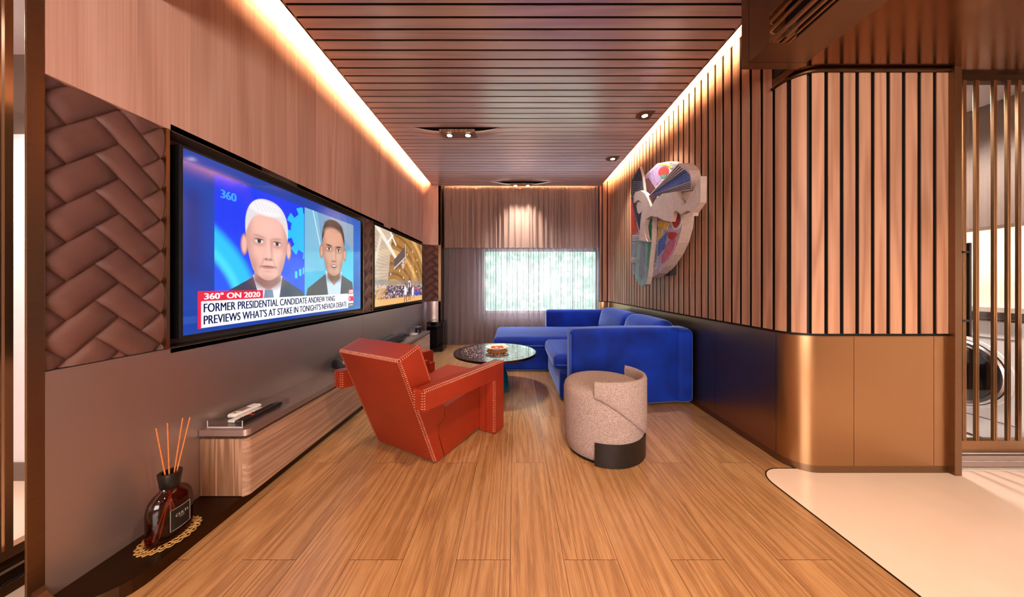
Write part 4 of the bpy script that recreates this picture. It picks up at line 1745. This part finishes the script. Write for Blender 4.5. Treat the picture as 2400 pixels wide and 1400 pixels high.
# ------------------------------------------------------------------ stool
SX, SY, SR = .609, 2.02, .265
st = thing('stool', 'round grey pink boucle stool with low wrap back and dark metal base band', 'stool', (SX, SY, 0))
mb = MB()
prof = [(.0, .02), (SR - .022, .02), (SR - .012, .03), (SR - .006, .10), (SR, .25), (SR, .395), (SR - .008, .425), (SR - .03, .443), (SR - .07, .450), (SR - .15, .452), (0, .452)]
mb.lathe(prof, 64, (SX, SY, 0))
mb.build('seat', 'boucle', st, world=True, smooth=180)
mb = MB()
mb.lathe([(SR - .03, .0), (SR - .03, .02)], 48, (SX, SY, 0))
mb.build('plinth', 'black', st, world=True, smooth=40)
# wrap back: rises at the near side, its lower edge falls in a curve to the right
mb = MB()
n = 60
A0, A1 = math.radians(-117), math.radians(38)
v, f = [], []
TH = .034
for i in range(n + 1):
    t_ = i / n
    a = A0 + (A1 - A0) * t_
    zt = .520 - .02 * abs(t_ - .3)
    zb = .405 - .30 * sstep(0, .75, np.array(t_)) ** .8
    zb = float(max(zb, .150 + .0 * t_))
    edge = min(1, min(t_, 1 - t_) / .02)
    th = TH * (.35 + .65 * math.sqrt(edge))
    ro = SR + .012
    ri = ro - th
    pr = [(ro - .012, zb), (ro - .002, zb + .010), (ro, zb + .025), (ro, zt - .02), (ro - .006, zt - .005), ((ro + ri) / 2, zt), (ri + .006, zt - .005), (ri, zt - .02), (ri, .43), (ri, zb + .002)]
    for r, z in pr:
        v.append((SX + r * math.cos(a), SY + r * math.sin(a), z))
m = 10
for i in range(n):
    for k in range(m):
        f.append((i * m + k, i * m + (k + 1) % m, (i + 1) * m + (k + 1) % m, (i + 1) * m + k))
f += [tuple(range(m)), tuple(n * m + k for k in range(m))]
mb.add(v, f)
mb.build('backrest', 'boucle', st, world=True, smooth=60)
mb = MB()
v, f = [], []
for i in range(n + 1):
    a = A0 + (math.radians(60) - A0) * i / n
    for r, z in ((SR + .004, .004), (SR + .004, .143), (SR - .012, .143), (SR - .03, .004)):
        v.append((SX + r * math.cos(a), SY + r * math.sin(a), z))
m = 4
for i in range(n):
    for k in range(m):
        f.append((i * m + k, i * m + (k + 1) % m, (i + 1) * m + (k + 1) % m, (i + 1) * m + k))
f += [tuple(range(m)), tuple(n * m + k for k in range(m))]
mb.add(v, f)
b_ = mb.build('base_band', 'charcoal', st, world=True, smooth=40)
b_['label'] = 'dark metal band round the back of the base'

# ------------------------------------------------------------------ coffee table
TXc, TYc, TZc = -.20, 3.10, .40
ct = thing('coffee_table', 'round black glass coffee table with speckled inlay on a teal bell shaped base', 'coffee table', (TXc, TYc, 0))
mb = MB()
mb.lathe([(0, TZc - .028), (.415, TZc - .028), (.43, TZc - .022), (.432, TZc - .004), (.428, TZc + .001), (.422, TZc + .001), (.422, TZc - .001), (0, TZc - .001)], 96, (TXc, TYc, 0))
mb.build('rim', 'table_rim', ct, world=True, smooth=40)
mb = MB()
mb.lathe([(.4215, TZc - .001), (.4215, TZc + .0008), (0, TZc + .0008)], 96, (TXc, TYc, 0))
top = mb.build('tabletop', 'table_black', ct, world=True, smooth=40)
mb = MB()
mb.lathe([(.355, TZc + .0009), (.355, TZc + .0016), (0, TZc + .0016)], 96, (TXc, TYc, 0))
inl = mb.build('speckled_inlay', 'inlay', top, world=True, smooth=40)
mb = MB()
mb.lathe([(.0, 0.0), (.155, 0.0), (.162, .012), (.160, .04), (.148, .09), (.13, .16), (.105, .23), (.075, .285), (.05, .32), (.045, .35), (.10, .372), (0, .372)], 64, (TXc, TYc, 0))
mb.build('base', 'teal_glass', ct, world=True, smooth=60)
# doily, bowl and snacks
mb = MB()
n = 132
for rad in (.06, .085, .105):
    mb.tube([(TXc + .02 + rad * (1 + .05 * math.cos(20 * a)) * math.cos(a), TYc + .02 + rad * (1 + .05 * math.cos(20 * a)) * math.sin(a), TZc + .005) for a in np.linspace(0, 2 * PI, n, endpoint=False)], .003, 5, True)
for k in range(40):
    a = 2 * PI * k / 40
    mb.tube([(TXc + .02 + r_ * math.cos(a + .08 * i * (1 if k % 2 else -1)), TYc + .02 + r_ * math.sin(a + .08 * i * (1 if k % 2 else -1)), TZc + .005) for i, r_ in enumerate((.02, .06, .085, .105))], .003, 5)
tag(mb.build('woven_doily', 'doily_orange', smooth=60), 'orange woven doily under the bowl on the coffee table', 'doily')
bo = (TXc + .02, TYc + .02, TZc + .0085)
mb = MB()
mb.lathe([(0, 0), (.05, 0), (.055, .006), (.085, .014), (.12, .032), (.126, .038), (.122, .040), (.085, .022), (.05, .014), (0, .013)], 48, bo)
tag(mb.build('bowl', 'porcelain', smooth=50), 'shallow pale bowl of snacks on the coffee table', 'bowl')
mb = MB()
for k in range(34):
    a, r_ = random.uniform(0, 2 * PI), .065 * math.sqrt(random.random())
    c = (bo[0] + r_ * math.cos(a), bo[1] + r_ * math.sin(a), bo[2] + .023 + .013 * (1 - r_ / .065) + .006 * random.random() + (.004 if r_ > .05 else 0))
    s_ = random.uniform(.005, .009)
    mb.rbox(c, (s_ * 1.4, s_, s_ * .7), s_ * .5, n=2)
tag(mb.build('snack_pile', 'snack', smooth=60), 'heap of small orange snacks in the pale bowl', 'snacks', kind='stuff')

# ------------------------------------------------------------------ sofa
so = thing('corner_sofa', 'deep blue velvet corner sofa with chaise under the window and rounded near arm', 'sofa', (.8, 3.6, 0))


def velvet_box(name, c, h, r, bulge=(0, 0, 0), n=8, fn=None, parent=so):
    mb = MB()
    mb.rbox(c, h, r, bulge, n, fn)
    return mb.build(name, 'velvet', parent, world=True, smooth=180)


def pipe(parent, pts, closed=False, r=.0042):
    mb = MB()
    mb.tube(pts, r, 6, closed)
    o = mb.build('piping', 'piping', parent, world=True, smooth=180)
    return o


# bases
velvet_box('base', (.99, 3.32, .155), (.56, .55, .135), .03)
velvet_box('base', (.66, 4.22, .155), (.86, .50, .135), .03)
mb = MB()
mb.box(.5, 1.5, 2.85, 3.7, 0, .03)
mb.box(-.10, 1.5, 3.78, 4.65, 0, .03)
mb.build('plinth', 'black', so, world=True)
# seat cushions
c1 = velvet_box('seat_cushion', (.94, 3.23, .355), (.56, .43, .075), .055, (.01, 0, .022), 10)
c2 = velvet_box('chaise_cushion', (.62, 4.19, .358), (.885, .50, .078), .055, (0, .0, .022), 12)


def outline(cx, cy, hx, hy, z, r=.055):
    pts = []
    for (sx, sy, a0_) in ((1, 1, 0), (-1, 1, 90), (-1, -1, 180), (1, -1, 270)):
        for k in range(7):
            a = math.radians(a0_ + 15 * k)
            pts.append((cx + sx * (hx - r) + r * math.cos(a), cy + sy * (hy - r) + r * math.sin(a), z))
    return pts


pipe(c1, outline(.94, 3.23, .558, .428, .335), True)
pipe(c2, outline(.62, 4.19, .883, .498, .335), True)


# near arm: faces the camera, pinched at mid height on its right, leaning on the wall
def armfn(x, y, z):
    t = (x - .50) / 1.09
    y2 = y + .10 * max(0, t) ** 2
    pin = math.exp(-((z - .36) / .16) ** 2) * .035
    if x > 1.3:
        x = x - pin * (x - 1.3) / .3
    if z > .45:
        x = x + (.010 if x > 1.3 else 0) * (z - .45) / .25
    if z > .5:
        z = z + .012 * math.sin(PI * min(1, max(0, t)))
    return (x, y2, z)


arm = velvet_box('near_arm', (1.066, 2.71, .36), (.568, .105, .342), .05, (0, .012, 0), 12, armfn)
pp = []
for z in np.linspace(.06, .66, 12):
    pp.append(armfn(.50, 2.612, z))
pipe(arm, [(p[0] + .004, p[1] + .004, p[2]) for p in pp])
# rear back along the window
velvet_box('window_back', (1.06, 4.79, .40), (.545, .085, .30), .05, (0, .01, 0), 10)
# back along the right wall (slightly leaning)
velvet_box('wall_back_rest', (1.555, 3.72, .36), (.08, 1.06, .335), .05, (0, 0, 0), 10)


def lean(px, pz, k):
    def fn(x, y, z):
        return (x + k * (z - pz), y, z)
    return fn


k1 = velvet_box('back_cushion', (1.385, 4.10, .585), (.10, .50, .165), .075, (.03, 0, .012), 10, lean(1.4, .42, .22))
k2 = velvet_box('back_cushion', (1.385, 3.20, .585), (.10, .39, .165), .075, (.03, 0, .012), 10, lean(1.4, .42, .22))

# ------------------------------------------------------------------ relief artwork on the right wall (a generic abstract relief)
def W2(cx, cy, X):
    px, py = 1400 + cx / 3.889, 340 + cy / 3.889
    Y = F * X / (px - 1205)
    return (Y, 1.1 - (py - 668) / F * Y)


ar = thing('wall_relief', 'colourful abstract layered wall relief of cut shapes on the slatted wall', 'artwork', (1.6, 3.0, 1.4))
PAL = {}
for nm, hx in (('white', '#ddd3cf'), ('side', '#b09a8c'), ('red', '#b8352b'), ('pink', '#b9627f'), ('maroon', '#5a3138'), ('blue', '#4568b8'), ('navy', '#2c3350'), ('purple', '#9a83a8'), ('yellow', '#d8bd5a'), ('teal', '#8fb9b4'), ('green', '#3f8a6c'), ('grey', '#8492a4'), ('lilac', '#b7aebf')):
    t = NT('relief_' + nm)
    o_ = t.obj()
    nn = t.noise(t.mapping(o_, (14, 14, 9)), 1.5, 4, .7, 1.5)
    c0 = srgb(hx)
    v_ = .12 if nm in ('white', 'side') else .38
    t.principled(t.ramp(nn, ((.32, tuple(x * (1 - v_) for x in c0[:3]) + (1,)), (.68, tuple(min(1, x * (1 + v_)) for x in c0[:3]) + (1,)))), .6)
    PAL[nm] = t.m
relf = lambda p, q, t: (t, p, q)


def smoothpoly(pts, it=2):
    for _ in range(it):
        o = []
        for a, b in zip(pts, pts[1:] + pts[:1]):
            o.append((a[0] * .75 + b[0] * .25, a[1] * .75 + b[1] * .25))
            o.append((a[0] * .25 + b[0] * .75, a[1] * .25 + b[1] * .75))
        pts = o
    return pts


def plate(name, pts, X, th, mat, patches=(), sm=0):
    poly = [W2(a, b, X) for a, b in pts]
    if sm:
        poly = smoothpoly(poly, sm)
    mb = MB()
    mats = [PAL[mat], PAL['side']]
    mb.prism(poly, relf, X, X + th, 0, mi_side=1)
    for i, (pm, pp_, s2) in enumerate(patches):
        q = [W2(a, b, X) for a, b in pp_]
        if s2:
            q = smoothpoly(q, s2)
        if PAL[pm] not in mats:
            mats.append(PAL[pm])
        mb.prism(q, relf, X - .0012 - .0005 * i, X - .0002, mats.index(PAL[pm]))
    return mb.build(name, mats, ar, world=True)


def stripes(q0, q1, q2, q3, n, col):
    """thin bars across a quad q0-q1 / q3-q2"""
    out = []
    for i in range(n):
        t0, t1 = (i + .15) / n, (i + .6) / n
        l = lambda a, b, t: (a[0] + (b[0] - a[0]) * t, a[1] + (b[1] - a[1]) * t)
        out.append((col, [l(q0, q3, t0), l(q1, q2, t0), l(q1, q2, t1), l(q0, q3, t1)], 0))
    return out


# oval ground with painted patches
plate('oval_plate', [(312, 500), (330, 380), (420, 290), (545, 170), (640, 150), (715, 180), (770, 330), (785, 480), (782, 640), (770, 760), (735, 890), (685, 1000), (620, 1100), (560, 1170), (500, 1210), (460, 1212), (315, 1175)], 1.50, .10, 'lilac', [
    ('purple', [(430, 300), (550, 180), (640, 165), (600, 300), (520, 390), (440, 330)], 1),
    ('red', [(560, 220), (610, 190), (655, 215), (650, 265), (590, 285), (555, 270)], 1),
    ('green', [(575, 275), (640, 262), (620, 300), (580, 300)], 1),
    ('yellow', [(570, 168), (640, 165), (690, 200), (682, 222), (630, 185), (575, 188)], 1),
    ('maroon', [(425, 320), (470, 300), (530, 390), (540, 470), (480, 560), (440, 440)], 0),
    ('red', [(306, 470), (320, 520), (372, 790), (312, 815)], 0),
    ('red', [(725, 425), (765, 425), (778, 520), (760, 530)], 0),
    ('white', [(690, 600), (775, 610), (772, 740), (700, 790), (665, 700)], 1),
    ('red', [(697, 615), (750, 612), (768, 700), (715, 775), (680, 700)], 1),
    ('yellow', [(550, 690), (655, 705), (640, 775), (555, 745)], 0),
    ('maroon', [(480, 660), (555, 680), (550, 770), (500, 830)], 0),
    ('blue', [(560, 880), (640, 790), (620, 930), (560, 1010)], 0),
    ('yellow', [(565, 760), (600, 765), (580, 850), (560, 860)], 0),
    ('pink', [(650, 870), (735, 840), (700, 960), (600, 1095), (585, 1050)], 1),
    ('red', [(640, 790), (740, 800), (720, 845), (660, 870)], 1),
    ('grey', [(320, 840), (560, 875), (545, 1120), (318, 1080)], 0),
] + stripes((325, 820), (558, 850), (556, 905), (322, 875), 4, 'white') + stripes((318, 1020), (545, 1080), (540, 1130), (318, 1065), 3, 'white'))
plate('speckled_strip', [(304, 440), (318, 320), (385, 196), (410, 290), (425, 420), (410, 560), (384, 780), (345, 640)], 1.465, .03, 'navy',
      [('white', [(352, 530), (405, 510), (410, 600), (372, 640)], 1)] + stripes((322, 330), (412, 330), (424, 500), (312, 480), 9, 'grey'))
plate('striped_wedge', [(462, 470), (742, 166), (790, 175), (835, 230), (860, 320), (862, 408)], 1.41, .085, 'white',
      [('blue', [(470, 465), (800, 225), (845, 270), (850, 330)], 0)] + [('navy', [(474, 466), (740 + i * 17, 180 + i * 15), (746 + i * 17, 186 + i * 15)], 0) for i in range(5)] + [('navy', [(476, 467), (853, 340 + i * 17), (855, 347 + i * 17)], 0) for i in range(4)])
plate('tongue_plate', [(470, 670), (505, 655), (495, 900), (462, 1200), (445, 1270), (410, 1288), (365, 1260), (343, 1195), (368, 880), (410, 800)], 1.445, .05, 'teal',
      [('green', [(480, 675), (502, 670), (490, 900), (455, 1160), (460, 880)], 0), ('grey', [(400, 880), (445, 880), (430, 1240), (370, 1200)], 1)])
plate('branch_plate', [(330, 470), (345, 430), (395, 415), (432, 440), (462, 500), (487, 568), (525, 515), (590, 445), (720, 425), (752, 500), (790, 552), (830, 490), (942, 285), (938, 525), (872, 618), (866, 648), (852, 605), (815, 600), (762, 632), (720, 602), (690, 610), (665, 700), (610, 690), (545, 655), (485, 648), (440, 680), (425, 740), (432, 800), (440, 850), (460, 884), (380, 868), (392, 700), (405, 600), (402, 520), (372, 500), (330, 530)], 1.385, .045, 'white')
mb = MB()
mb.box(1.59, 1.648, 3.0, 3.35, 1.2, 1.75)
mb.build('hanger', 'dark', ar, world=True)

# ------------------------------------------------------------------ downlights
def lamp(parent, x, y, z, dirn, ang, e):
    mb = MB()
    mb.lathe([(.026, .0), (.040, .0), (.040, .012), (.026, .012)], 24, (x, y, z - .004))
    mb.build('lamp_ring', 'bronze_dark', parent, world=True, smooth=40)
    mb = MB()
    mb.lathe([(.029, .0), (.0, .0)], 24, (x, y, z - .0055))
    mb.build('lamp', 'lamp', parent, world=True, fix=False)
    light('downlight_beam', 'SPOT', (x, y, z - .012), e, (1, .9, .8), dirn, spot_size=math.radians(ang), spot_blend=1.0, shadow_soft_size=.025)


for (xc, y0, y1), lab, dirn in ((TW[0], 'twin ceiling downlight in the scooped slats nearer the camera', (.0, 0, 0)), (TW[1], 'twin ceiling downlight in the scooped slats by the curtain', (math.radians(8), 0, 0))):
    t = thing('twin_downlight', lab, 'ceiling light', (xc, (y0 + y1) / 2, ZC), 0, 'twin downlights')
    mb = MB()
    za, zb = ZC - .066, ZC - .004
    mb.prism([(y0, za), (y1, zb), (y1, zb + .03), (y0, za + .03)], lambda p, q, tt: (tt, p, q), xc - .195, xc + .195)
    mb.build('housing', 'greybrown' if False else 'console_end', t, world=True, bevel=.002)
    for dx in (-.105, .105):
        ym = (y0 + y1) / 2 - .02
        lamp(t, xc + dx, ym, ZC - .046, dirn, 80, 90)
for (x, y), lab in (((1.345, 3.03), 'single half round ceiling downlight nearer the camera above the relief'), ((1.362, 4.07), 'single half round ceiling downlight farther back near the curtain')):
    t = thing('downlight', lab, 'ceiling light', (x, y, ZC), 0, 'single downlights')
    mb = MB()
    pl = [(x + .075, y - .075), (x + .075, y + .075), (x - .015, y + .075)] + [(x - .015 + .075 * math.cos(math.radians(a)), y + .075 * math.sin(math.radians(a))) for a in range(100, 260, 16)] + [(x - .015, y - .075)]
    mb.prism(pl, lambda p, q, tt: (p, q, tt), ZC - .006, ZC - .0005)
    mb.build('housing', 'bronze', t, world=True, bevel=.002)
    lamp(t, x, y, ZC - .006, (0, math.radians(-4), 0), 80, 90)
